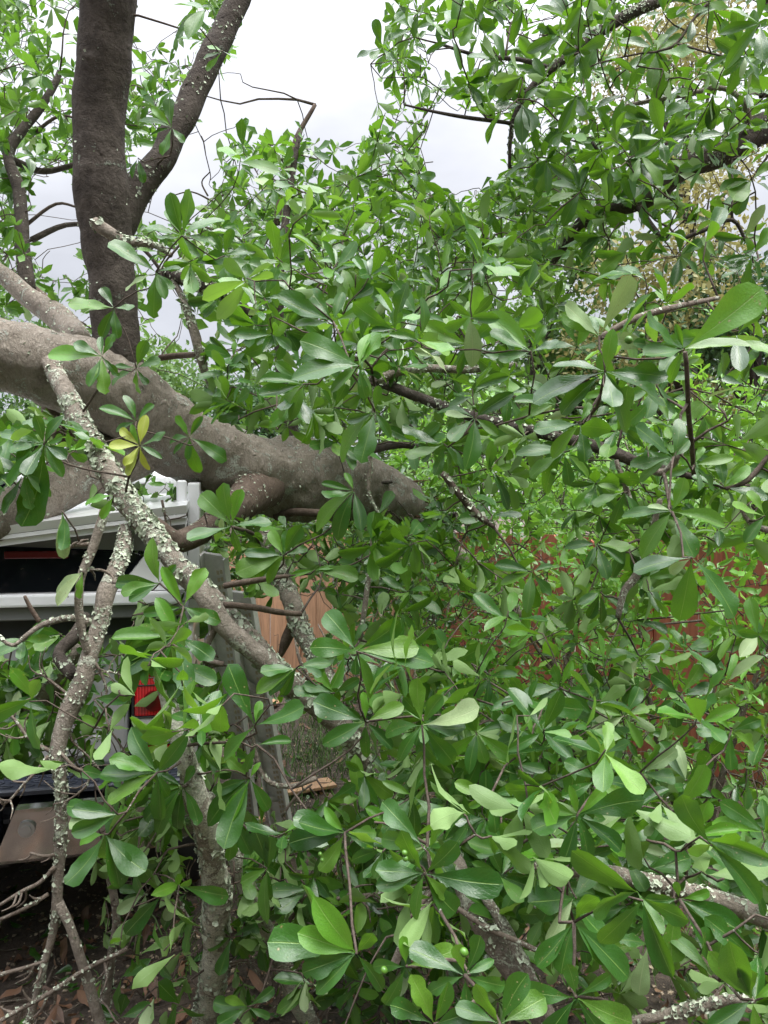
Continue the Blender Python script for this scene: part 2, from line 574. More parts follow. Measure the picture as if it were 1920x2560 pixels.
# ground: dark damp mulch, litter-brown and patchy
mgd, tgd, bgd, ogd = new_mat('ground_soil')
a1 = tex_noise(tgd, 1.1, 6, 0.6)
a2 = tex_noise(tgd, 24, 6, 0.7)
a3 = tex_noise(tgd, 90, 4, 0.7)
gc = ramp(tgd, a2, [(0.3, (0.03, 0.023, 0.018)), (0.5, (0.075, 0.056, 0.042)), (0.7, (0.16, 0.12, 0.088))])
gc = mixc(tgd, maprange(tgd, a1, 0.5, 0.62), gc, (0.12, 0.085, 0.062))
gc = mixc(tgd, maprange(tgd, a3, 0.68, 0.73, 0, 0.8), gc, (0.30, 0.25, 0.2))
tgd.links.new(gc, bgd.inputs['Base Color'])
bgd.inputs['Roughness'].default_value = 0.85
bump(tgd, bgd, math_n(tgd, 'ADD', a2, a3), 0.9, 0.02)
M_GROUND = mgd
M_PEBBLE = flat_mat('pebble', (0.42, 0.33, 0.24), 0.8, 0, 0.6, 25)
M_GRASS = flat_mat('grass_blade', (0.09, 0.20, 0.035), 0.5, 0, 0.4, 5)
M_LICHEN = flat_mat('lichen_flake', (0.44, 0.49, 0.37), 0.9, 0, 0.35, 45)
M_GALL = flat_mat('gall', (0.075, 0.18, 0.02), 0.35, 0, 0.2, 80)


# ------------------------------------------------------------------ ground
def ground_z(x, y):
    return 0.02 * mnoise.noise(Vector((x * 1.3, y * 1.3, 0))) + 0.03 * mnoise.noise(Vector((x * 0.35, y * 0.35, 3)))


def build_ground():
    xs = np.concatenate([[-250, -80, -30, -14], np.arange(-7, 7.01, 0.14), [14, 30, 80, 250]])
    ys = np.concatenate([[-60, -20, -6], np.arange(0, 11.01, 0.14), [16, 30, 60, 120, 300]])
    V = [(x, y, ground_z(x, y) if abs(x) < 14 and -6 < y < 16 else 0.0) for y in ys for x in xs]
    nx = len(xs)
    Q = [(j * nx + i, j * nx + i + 1, (j + 1) * nx + i + 1, (j + 1) * nx + i) for j in range(len(ys) - 1) for i in range(nx - 1)]
    o = link('ground', quad_mesh('ground', np.array(V), np.array(Q), mats=[M_GROUND]))
    tag(o, kind='structure')


build_ground()

# ------------------------------------------------------------------ pickup truck with a crushed bed cap
def build_truck():
    cx = -1.60
    root = empty('pickup_truck', (cx, 3.6, 0))
    tag(root, 'white pickup truck with bed cap crushed under the fallen tree trunk', 'truck')
    # tailgate
    m = MB()
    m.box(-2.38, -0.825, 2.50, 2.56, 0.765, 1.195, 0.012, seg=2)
    tgate = m.build('tailgate', M_WHITE_SHADED, root)
    m = MB()
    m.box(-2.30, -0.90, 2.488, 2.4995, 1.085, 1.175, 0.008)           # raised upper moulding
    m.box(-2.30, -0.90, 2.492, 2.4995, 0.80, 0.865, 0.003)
    m.build('moulding', M_WHITE_SHADED, tgate)
    m = MB()                                                            # bright badge bars
    m.box(-0.985, -0.93, 2.484, 2.4985, 0.925, 0.932, 0.001)
    m.box(-0.985, -0.945, 2.484, 2.4985, 0.906, 0.912, 0.001)
    m.build('badge', M_CHROME, tgate)
    m = MB()
    m.box(-1.74, -1.46, 2.482, 2.4985, 1.0, 1.07, 0.01)
    m.build('handle', M_BLACK, tgate)
    # bed sides with the light corners
    for s in (1, -1):
        def X(a, b):
            p = (cx + s * a, cx + s * b)
            return min(p), max(p)
        m = MB()
        m.box(*X(0.79, 0.985), 2.47, 2.60, 0.70, 1.20, 0.018, seg=2)
        m.box(*X(0.90, 0.985), 2.601, 4.35, 0.62, 1.20, 0.02, seg=2)
        bs = m.build('bed_side', M_WHITE, root)
        m = MB()
        m.box(*X(0.80, 0.925), 2.452, 2.4695, 0.93, 1.15, 0.008, seg=2)
        m.box(*X(0.80, 0.925), 2.452, 2.4695, 0.795, 0.835, 0.006)
        tlm = m.build('tail_light', M_RED, root)
        m = MB()                                                        # dark surround and moulded ribs of the lens
        for za, zb in ((0.785, 0.794), (0.836, 0.8375), (0.9275, 0.9295), (1.151, 1.16), (1.03, 1.034)):
            m.box(*X(0.795, 0.93), 2.449, 2.4693, za, zb, 0.001)
        m.box(*X(0.7925, 0.7995), 2.449, 2.4693, 0.785, 1.16, 0.001)
        m.box(*X(0.9255, 0.9325), 2.449, 2.4693, 0.785, 1.16, 0.001)
        m.build('housing', M_BLACK, tlm)
        m = MB()
        m.cyl((cx + s * 0.862, 2.451, 1.092), (0, 1, 0), 0.034, 0.006, 24, 0.026)
        m.build('lens_ring', M_REDDARK, tlm)
        m = MB()
        m.cyl((cx + s * 0.862, 2.451, 0.98), (0, 1, 0), 0.034, 0.006, 24, 0.026)
        m.build('lens_ring', M_REDDARK, tlm)
        m = MB()
        m.box(*X(0.80, 0.925), 2.455, 2.4695, 0.838, 0.927, 0.006)
        m.build('reversing_lens', M_CLEAR, tlm)
        for yy in (3.35, 6.35):
            w = MB()
            w.cyl((cx + s * 0.86, yy, 0.39), (1, 0, 0), 0.39, 0.26, 36)
            wl = w.build('wheel', M_RUBBER, root, True)
            w = MB()
            w.cyl((cx + s * 0.93, yy, 0.39), (1, 0, 0), 0.23, 0.14, 24)
            for k in range(5):
                a = k * 2 * math.pi / 5
                w.cyl((cx + s * 1.0, yy + 0.13 * math.cos(a), 0.39 + 0.13 * math.sin(a)), (1, 0, 0), 0.035, 0.02, 10)
            w.build('rim', M_ALU, wl)
    # bumper: two chrome ends, a dark recess between them
    def bump_half(x0t, x0b, x1, flip):
        m = MB()
        top, bot = 0.715, 0.505
        prof = [(2.40, top), (2.352, top - 0.008), (2.344, top - 0.022), (2.350, top - 0.035), (2.395, bot + 0.012), (2.405, bot), (2.56, bot), (2.56, top)]
        bm = m.bm
        n = len(prof)
        rows = []
        for k in range(9):
            f = k / 8
            ring = []
            for (y, z) in prof:
                a = x0b + (x0t - x0b) * (z - bot) / (top - bot)
                x = a + (x1 - a) * f
                yy = y + 0.10 * max(0, (f - 0.75) / 0.25) ** 2 * (1 if y < 2.5 else 0)
                ring.append(bm.verts.new((x, yy, z + 0.012 * f)))
            rows.append(ring)
        for a, b in zip(rows[:-1], rows[1:]):
            for i in range(n):
                bm.faces.new((a[i], a[(i + 1) % n], b[(i + 1) % n], b[i]))
        bm.faces.new(rows[0]); bm.faces.new(rows[-1][::-1])
        return m.build('bumper', M_CHROME, root, False)
    bR = bump_half(-1.125, -1.215, -0.60, False)
    bump_half(-2.075, -1.985, -2.60, True)
    m = MB()
    m.cyl((-1.105, 2.362, 0.628), (0, 1, 0), 0.024, 0.02, 24)
    m.cyl((-1.105, 2.350, 0.628), (0, 1, 0), 0.014, 0.006, 20)
    m.build('parking_sensor', M_SENSOR, bR, False)
    m = MB()
    m.box(-1.984, -1.216, 2.43, 2.55, 0.50, 0.70, 0.02, seg=2)
    m.build('plate_recess', M_PAD, root)
    m = MB()
    m.box(-2.56, -0.64, 2.362, 2.50, 0.7275, 0.748, 0.006)
    pad = m.build('step_pad', M_PAD, root)
    tr = Tubes()
    for r_ in range(3):
        for k in range(30):
            c = np.array((-2.5 + k * 0.063 + (r_ % 2) * 0.03, 2.395 + r_ * 0.038, 0.749))
            a = np.linspace(0, 2 * np.pi, 9)
            ring = np.stack([c[0] + 0.022 * np.cos(a), c[1] + 0.011 * np.sin(a), np.full(9, c[2])], 1)
            tr.add(*tube(ring, np.full(9, 0.0032), 4))
    tr.build('tread', M_PAD, pad, 'stuff')
    # under body
    m = MB()
    m.box(-2.35, -0.85, 2.62, 6.9, 0.42, 0.60, 0.02)
    m.box(-2.0, -1.2, 2.57, 2.66, 0.42, 0.58, 0.01)
    m.build('chassis', M_BLACK, root)
    m = MB()
    m.cyl((cx, 3.0, 0.38), (0, 0, 1), 0.36, 0.2, 32)
    m.build('spare_tyre', M_RUBBER, root, True)
    m = MB()
    m.cyl((cx, 3.35, 0.36), (1, 0, 0), 0.05, 1.5, 16)
    m.cyl((cx, 3.35, 0.36), (0, 1, 0), 0.13, 0.26, 16, 0.09)
    m.build('axle', M_BLACK, root)
    m = MB()
    m.box(-2.49, -0.71, 2.60, 4.34, 0.66, 0.72)
    m.build('bed_floor', M_BLACK, root)
    # cab
    m = MB()
    m.prism([(4.40, 0.62), (4.40, 1.80), (4.62, 1.90), (5.6, 1.90), (6.2, 1.32), (7.5, 1.22), (7.62, 0.62)], 'x', cx - 0.95, cx + 0.90, 0.03)
    cab = m.build('cab', M_WHITE, root)
    m = MB()
    m.box(cx - 0.7, cx + 0.65, 4.385, 4.3985, 1.36, 1.76, 0.004)
    m.build('window', M_GLASS, cab)
    # cap: sill, trim band, black strip for the dark gap, glass, frame, torn side, crushed roof
    m = MB()
    m.box(-2.56, -0.655, 2.40, 2.56, 1.302, 1.343, 0.008, seg=2)
    m.build('cap_sill', M_WHITE, root)
    m = MB()
    m.box(-2.54, -0.66, 2.425, 2.56, 1.258, 1.3005, 0.004)
    m.build('trim_gap_band', M_GREYTRIM_SHADE, root)
    m = MB()
    m.box(-2.54, -0.66, 2.47, 2.56, 1.197, 1.2565)
    m.build('trim_gap_band', M_BLACK, root)  # the dark of the gap above the tailgate, put in as a black strip
    # roof edge line (x, top z at the rear)
    edge = [(-2.58, 1.44), (-1.95, 1.462), (-1.55, 1.508), (-1.22, 1.55), (-0.9, 1.592), (-0.63, 1.622)]
    bm = bmesh.new()
    rows = []
    for (y, dz, f) in ((2.36, 0.0, 0.0), (2.5, 0.012, 0.05), (3.0, 0.05, 0.35), (3.6, 0.10, 0.7), (4.25, 0.16, 1.0)):
        rows.append([(x, y, (z + dz) * (1 - f) + (1.72 - 0.05 * abs(x + 1.6)) * f) for x, z in edge])
    top = [[bm.verts.new(p) for p in r] for r in rows]
    low = [[bm.verts.new((p[0], p[1] + (0.012 if j == 0 else 0), p[2] - 0.026)) for p in r] for j, r in enumerate(rows)]
    ne = len(edge)
    for A, flip in ((top, 0), (low, 1)):
        for j in range(len(rows) - 1):
            for i in range(ne - 1):
                q = (A[j][i], A[j][i + 1], A[j + 1][i + 1], A[j + 1][i])
                bm.faces.new(q if not flip else q[::-1])
    for j in range(len(rows) - 1):
        for i in (0, ne - 1):
            bm.faces.new((top[j][i], top[j + 1][i], low[j + 1][i], low[j][i]))
    for j in (0, len(rows) - 1):
        for i in range(ne - 1):
            bm.faces.new((top[j][i], low[j][i], low[j][i + 1], top[j][i + 1]))
    mm = MB(); mm.bm.free(); mm.bm = bm
    roof = mm.build('cap_roof', M_WHITE, root)
    m = MB()                                                             # fascia under the roof lip, two steps
    for (y0, y1, a, b_) in ((2.372, 2.40, -0.0275, -0.040), (2.384, 2.42, -0.041, -0.060)):
        for (xa, za), (xb, zb) in zip(edge[:-1], edge[1:]):
            vs = m.box(xa, xb, y0, y1, 0, 1)
            for v in vs:
                z = za if abs(v.co.x - xa) < 1e-6 else zb
                v.co.z = z + (a if v.co.z > 0.5 else b_)
    m.build('fascia', M_WHITE, roof)
    # rear glass following the bent roof
    m = MB()
    m.prism([(-2.50, 1.3455), (-0.855, 1.3455), (-0.772, 1.455), (-0.80, 1.468), (-1.2, 1.488), (-1.55, 1.445), (-2.50, 1.38)], 'y', 2.45, 2.456)
    m.build('rear_glass', M_GLASS, root)
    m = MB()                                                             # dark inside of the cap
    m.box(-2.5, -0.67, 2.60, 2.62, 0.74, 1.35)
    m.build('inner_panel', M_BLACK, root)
    m = MB()
    m.prism([(-0.852, 1.3455), (-0.64, 1.3455), (-0.640, 1.472), (-0.764, 1.472), (-0.768, 1.455)], 'y', 2.43, 2.47)
    m.build('glass_frame', M_WHITE, root)
    m = MB()
    m.prism([(-1.20, 1.491), (-0.80, 1.4735), (-0.64, 1.4735), (-0.64, 1.572), (-0.9, 1.532)], 'y', 2.46, 2.475)
    m.build('hatch_panel', M_GREYTRIM_SHADE, root)  # inner hatch; the shade under the roof is put into its grey
    m = MB()
    m.box(-1.19, -1.00, 2.437, 2.4495, 1.452, 1.476, 0.003)
    m.build('brake_light', flat_mat('dark_red_lens', (0.12, 0.008, 0.01), 0.2), root)
    # side wall of the cap, sprung up and out
    m = MB()
    m.prism([(2.56, 1.345), (2.56, 1.70), (2.9, 1.72), (4.25, 1.66), (4.25, 1.21), (2.7, 1.21)], 'x', -0.635, -0.595, 0.006)
    m.build('cap_side', M_WHITE, root)
    m = MB()
    m.box(-0.672, -0.638, 2.555, 2.60, 1.36, 1.71, 0.006)
    m.build('corner_post', M_WHITE, root)
    pv = Vector((-0.62, 2.45, 0))
    root.matrix_basis = Matrix.Translation(pv + Vector((-0.02, 0.10, 0))) @ Matrix.Rotation(math.radians(12), 4, 'Z') @ Matrix.Translation(-pv) @ root.matrix_basis


build_truck()


# ------------------------------------------------------------------ fences of single boards
def fence(name, label, a, b, h, mat, board=0.14, gap=0.008):
    a, b = Vector((a[0], a[1], 0)), Vector((b[0], b[1], 0))
    root = empty(name, tuple((a + b) / 2))
    tag(root, label, 'fence', 'board fences along the yard')
    dirv = (b - a).normalized()
    nv = Vector((dirv.y, -dirv.x, 0))
    if nv.y > 0: nv = -nv
    ln_ = (b - a).length
    n = int(ln_ / (board + gap))
    meshes = []
    for k in range(3):
        m = MB()
        w = board - 0.002 * k
        m.prism([(-w / 2, 0), (w / 2, 0), (w / 2, h - 0.03), (w / 2 - 0.03, h), (-w / 2 + 0.03, h), (-w / 2, h - 0.03)], 'y', -0.009, 0.009)
        bmesh.ops.recalc_face_normals(m.bm, faces=m.bm.faces)
        me = bpy.data.meshes.new('board')
        m.bm.to_mesh(me); m.bm.free()
        me.materials.append(mat)
        meshes.append(me)
    ang = math.atan2(dirv.y, dirv.x)
    for i in range(n):
        p = a + dirv * (i + 0.5) * (board + gap)
        o = link('board', meshes[i % 3], root)
        o.location = (p.x + random.gauss(0, 0.002), p.y + random.gauss(0, 0.002), random.uniform(-0.01, 0.02))
        o.rotation_euler = (random.gauss(0, 0.008), random.gauss(0, 0.006), ang + random.gauss(0, 0.02))
    for z in (0.3, h - 0.28):
        m = MB()
        m.box(0, ln_, -0.019, 0.019, z, z + 0.09)
        o = m.build('rail', mat, root)
        o.location = a - nv * 0.036
        o.rotation_euler = (0, 0, ang)
    k = 0
    while k * 2.0 < ln_ + 0.1:
        m = MB()
        m.box(-0.045, 0.045, -0.045, 0.045, 0, h - 0.05, 0.004)
        o = m.build('post', mat, root)
        o.location = a + dirv * min(k * 2.0 + 0.05, ln_) - nv * 0.106
        o.rotation_euler = (0, 0, ang)
        k += 1


fence('wooden_fence', 'tan cedar board fence behind the lichen covered branches and the leaning ladder', (-3.6, 7.6), (0.35, 6.55), 1.45, M_CEDAR)
fence('wooden_fence', 'red stained board fence seen in patches between bright shrub leaves', (0.36, 6.5), (3.95, 2.43), 1.42, M_REDWOOD)


# ------------------------------------------------------------------ leaning ladder and loose boards
def build_ladder():
    a = P(537, 1385, 2.78); b = P(632, 2010, 3.55); b[2] = 0.02
    c = P(604, 1480, 2.92); d = P(716, 2010, 3.65); d[2] = 0.02
    root = empty('aluminium_ladder', tuple(b))
    tag(root, 'grey metal ladder with slotted rails leaning beside the white truck', 'ladder')
    def rail(p, q):
        p, q = Vector(p), Vector(q)
        ln_ = (q - p).length
        m = MB()
        m.box(-0.042, 0.042, -0.006, 0.006, 0, ln_)
        m.box(-0.050, -0.0425, -0.03, 0.006, 0, ln_)
        m.box(0.0425, 0.050, -0.03, 0.006, 0, ln_)
        R = (q - p).to_track_quat('Z', 'Y').to_matrix().to_4x4()
        # turn the open side of the channel to the viewer
        o = m.build('rail', M_ALU, root)
        o.matrix_world = Matrix.Translation(p) @ R
        z = R.to_3x3() @ Vector((0, 0, 1))
        yv = Vector((0.25, 1, 0)); yv = (yv - z * yv.dot(z)).normalized()
        xv = yv.cross(z)
        Mx = Matrix((xv, yv, z)).transposed().to_4x4()
        o.matrix_basis = root.matrix_basis.inverted() @ Matrix.Translation(p) @ Mx
        o.matrix_parent_inverse = Matrix.Identity(4)
        m = MB()
        k = 0.06
        while k < ln_ - 0.03:
            for u in (-0.026, -0.012):
                m.box(u, u + 0.009, -0.0085, -0.0065, k, k + 0.016)
                k += 0.006
            k += 0.02
        s = m.build('slot', M_SLOT, o)
        s['kind'] = 'stuff'
        s.matrix_parent_inverse = Matrix.Identity(4)
        return o
    rail(a, b); rail(c, d)
    a, b, c, d = map(Vector, (a, b, c, d))
    for f in (0.12, 0.34, 0.56, 0.78):
        p, q = a.lerp(b, f), c.lerp(d, f)
        V, Q = tube([p, p.lerp(q, 0.5), q], [0.014] * 3, 10)
        link('rung', quad_mesh('rung', V, Q, mats=[M_ALU]), root)


build_ladder()
for (px, py, d, rz, lx, lab) in ((705, 1940, 4.3, 0.5, 0.62, 'tan board offcut lying in the grass behind the leafy sprigs'),
                                 (600, 1700, 6.4, -0.3, 0.7, 'tan board offcut lying at the foot of the cedar fence'),
                                 (560, 2110, 3.72, 1.1, 0.5, 'tan board offcut lying beside the foot of the ladder')):
    m = MB()
    m.box(-lx / 2, lx / 2, -0.065, 0.065, 0, 0.018, 0.002)
    o = m.build('loose_board', M_RUST)
    p = P(px, py, d)
    o.location = (p[0], p[1], 0.035)
    o.rotation_euler = (0.03, 0.02, rz)
    tag(o, lab, 'board', 'loose fence boards on the ground')


# ------------------------------------------------------------------ leaf shapes
def leaf_template(rows, cols, pa, pb, wid, fold, curl, wave, seed, bite=None, twist=0.0):
    r = np.random.default_rng(seed)
    pk = pa / (pa + pb)
    norm = pk ** pa * (1 - pk) ** pb
    t0 = 0.07
    ts = np.concatenate([[0.0], t0 + (1 - t0) * (1 - (1 - np.linspace(0, 1, rows)) ** 1.25)])
    V, UV = [], []
    ph = r.uniform(0, 6.28)
    for t in ts:
        s = np.clip((t - t0) / (1 - t0), 0, 1)
        w = 0.5 * wid * (s ** pa * (1 - s) ** pb) / norm
        w = max(w, 0.009 if s < 0.5 else 0.004)
        for j in range(cols + 1):
            u = j / cols * 2 - 1
            ww = w
            if bite is not None:
                for (bt, side, amp, bw) in bite:
                    if side * u > 0: ww = ww * (1 - amp * math.exp(-((t - bt) / bw) ** 2))
            x = u * ww
            z = fold * abs(x) - curl * t * t + wave * math.sin(ph + t * 11 + (2 if u > 0 else 0)) * abs(u) ** 1.5 * w * 2
            x += twist * math.sin(t * 2.2) * 0.1
            V.append((x, t, z))
            UV.append(((u + 1) / 2, t))
    Q = []
    for i in range(len(ts) - 1):
        for j in range(cols):
            a = i * (cols + 1) + j
            Q.append((a, a + 1, a + cols + 2, a + cols + 1))
    V, Q, UV = np.array(V), np.array(Q), np.array(UV)
    return V, Q, UV[Q.ravel()]


def make_templates(rows, cols):
    T = []
    specs = [  # pa, pb, wid, fold, curl, wave, bites, twist
        (1.15, 0.62, 0.38, 0.28, 0.10, 0.05, None, 0),
        (1.25, 0.50, 0.42, 0.22, 0.16, 0.09, None, 0.5),
        (0.95, 0.75, 0.36, 0.35, 0.22, 0.06, None, -0.5),
        (1.05, 0.60, 0.44, 0.15, -0.06, 0.10, None, 0.8),
        (1.20, 0.58, 0.40, 0.45, 0.05, 0.07, None, -0.8),
        (0.90, 0.70, 0.33, 0.30, 0.30, 0.05, None, 0.3),
        (1.15, 0.60, 0.40, 0.25, 0.12, 0.10, [(0.62, 1, 0.6, 0.06), (0.8, 1, 0.4, 0.05)], 0.4),
        (1.20, 0.42, 0.43, 0.20, 0.18, 0.12, [(1.0, -1, 0.75, 0.10)], -0.3),
        (1.30, 0.48, 0.40, 0.30, -0.12, 0.08, [(0.5, -1, 0.45, 0.05)], 0.6),
        (1.00, 0.66, 0.37, 0.55, 0.14, 0.05, None, 0),
        (1.10, 0.62, 0.35, 0.20, 0.42, 0.09, None, 0.9),
        (1.25, 0.52, 0.41, 0.12, -0.22, 0.13, [(0.9, 1, 0.5, 0.07)], -0.9),
        (1.10, 0.55, 0.39, 0.30, 0.20, 0.11, [(0.7, 1, 0.7, 0.04), (0.86, -1, 0.5, 0.06), (0.42, -1, 0.35, 0.04)], 0.2),
        (0.98, 0.58, 0.31, 0.70, 0.10, 0.04, None, -0.6),
    ]
    for i, s in enumerate(specs):
        T.append(leaf_template(rows, cols, s[0], max(0.38, s[1] - 0.07), s[2], s[3], s[4], s[5], 100 + i, s[6], s[7]))
    return T


T_NEAR = make_templates(10, 4)
T_MID = make_templates(7, 2)
T_FAR = make_templates(4, 2)
NV = len(T_NEAR)
leaf_meshes = {}
for ki, mat in enumerate(LEAFMATS + [M_BRIGHT, M_IVY]):
    for vi in range(NV):
        V, Q, uv = T_NEAR[vi] if ki < 4 else T_MID[vi]
        leaf_meshes[ki, vi] = quad_mesh('leaf', V, Q, uv, [mat])


def norm(v): return v / (np.linalg.norm(v) + 1e-9)


# ------------------------------------------------------------------ where the foliage stays open: gaps of the crown
GAPS = [  # outline in the photograph, nearest depth, farthest depth, share of leaves dropped
    ([(610, -200), (890, -200), (950, 60), (925, 150), (960, 230), (905, 330), (800, 345), (745, 300), (670, 275), (570, 310), (545, 330), (580, 220), (625, 170)], 0, 9, 1.0),
    ([(1090, 255), (1275, 315), (1262, 425), (1160, 480), (1080, 470), (1050, 380)], 0, 9, 0.93),
    ([(390, 370), (540, 345), (555, 450), (480, 520), (400, 560), (325, 530), (350, 470)], 0, 9, 0.97),
    ([(75, 470), (190, 430), (200, 560), (200, 690), (115, 680), (60, 580)], 0, 9, 0.8),
    ([(335, -100), (470, -100), (455, 60), (400, 110), (345, 90)], 0, 9, 0.95),
    ([(450, 120), (520, 130), (600, 220), (560, 330), (500, 300)], 0, 9, 0.5),
    ([(1700, 470), (1830, 410), (1925, 370), (1925, 430), (1800, 480), (1750, 520)], 0, 9, 0.85),
    ([(385, 700), (455, 720), (450, 860), (395, 830)], 0, 9, 0.85),
    ([(1330, 20), (1420, -30), (1420, 30), (1340, 90)], 0, 9, 0.6),
    ([(1640, 60), (1760, 20), (1800, 120), (1700, 170)], 0, 9, 0.7),
    ([(1480, 560), (1700, 560), (1920, 640), (1920, 760), (1700, 740), (1500, 700)], 0, 9, 0.55),
    ([(180, -150), (345, -150), (330, 300), (335, 560), (300, 600), (200, 560), (180, 300)], 0, 2.75, 0.97),      # upright limb
    ([(560, -100), (620, -100), (520, 210), (430, 370), (340, 500), (330, 440), (420, 330), (480, 190)], 0, 2.9, 0.75),
    ([(-50, 790), (120, 830), (300, 900), (450, 1010), (560, 1080), (720, 1130), (930, 1190), (940, 1310), (800, 1310), (560, 1270), (440, 1215), (300, 1100), (140, 1030), (-50, 985)], 0, 3.9, 0.93),   # trunk
    ([(-50, 1250), (230, 1130), (330, 1110), (330, 1190), (120, 1310), (-50, 1400)], 0, 2.7, 0.7),
    ([(-50, 1330), (330, 1270), (520, 1200), (540, 1400), (380, 1480), (330, 1500), (-50, 1500)], 0, 2.6, 0.93),     # glass, roof
    ([(-50, 1480), (330, 1490), (330, 1560), (-50, 1600)], 0, 2.5, 0.9),
    ([(130, 1640), (350, 1640), (350, 1960), (60, 1970)], 0, 2.5, 0.4),
    ([(330, 1690), (400, 1690), (395, 1790), (340, 1800)], 0, 2.5, 0.95),
    ([(-50, 1950), (240, 1960), (250, 2110), (-50, 2130)], 0, 2.5, 0.93),
    ([(-50, 2130), (230, 2110), (200, 2330), (240, 2560), (-50, 2560)], 0, 3.4, 0.82),
    ([(230, 2280), (440, 2230), (460, 2570), (200, 2570)], 0, 3.4, 0.5),
    ([(430, 1830), (560, 2050), (580, 2330), (560, 2560), (470, 2560), (490, 2300), (460, 2050), (410, 1880)], 0, 2.45, 0.95),
    ([(560, 1500), (830, 1480), (820, 1560), (690, 1740), (620, 1690), (560, 1600)], 0, 7.4, 0.96),       # cedar boards
    ([(520, 1380), (600, 1500), (660, 1720), (640, 1850), (580, 1850), (540, 1560)], 0, 3.2, 0.92),       # ladder
    ([(640, 1760), (860, 1800), (850, 1960), (700, 2060), (620, 1990)], 0, 6.5, 0.8),                     # bare ground
    ([(400, 1440), (560, 1480), (740, 1660), (880, 1800), (840, 1850), (700, 1740), (520, 1590), (420, 1500)], 0, 2.05, 0.9),
    ([(690, 1420), (760, 1420), (800, 1640), (740, 1640)], 0, 2.6, 0.8),
    ([(960, 1080), (1080, 1150), (1060, 1290), (950, 1270)], 0, 4.5, 0.7),
    ([(1330, 1540), (1420, 1640), (1440, 1790), (1300, 1780), (1270, 1650)], 0, 5.0, 0.45),               # red boards
    ([(1690, 1380), (1850, 1370), (1870, 1800), (1760, 1680), (1700, 1500)], 1.9, 5.0, 0.25),
    ([(1780, 1860), (1920, 1860), (1920, 2080), (1800, 2060)], 1.6, 5.0, 0.55),
    ([(1480, 1360), (1660, 1360), (1660, 1430), (1480, 1430)], 1.9, 5.0, 0.2),
    ([(1150, 2190), (1230, 2190), (1420, 2560), (1300, 2560)], 0, 1.42, 0.8),
    ([(1400, 2150), (1560, 2160), (1920, 2260), (1920, 2330), (1700, 2270), (1500, 2220)], 0, 1.55, 0.75),
    ([(130, 1480), (260, 1480), (240, 1700), (180, 2100), (130, 2100), (170, 1750)], 0, 1.85, 0.8),
]


def in_poly(x, y, poly):
    res = np.zeros(len(x), bool)
    n = len(poly)
    for i in range(n):
        x1, y1 = poly[i]
        x2, y2 = poly[(i + 1) % n]
        c = ((y1 > y) != (y2 > y)) & (x < (x2 - x1) * (y - y1) / ((y2 - y1) if y2 != y1 else 1e-9) + x1)
        res ^= c
    return res


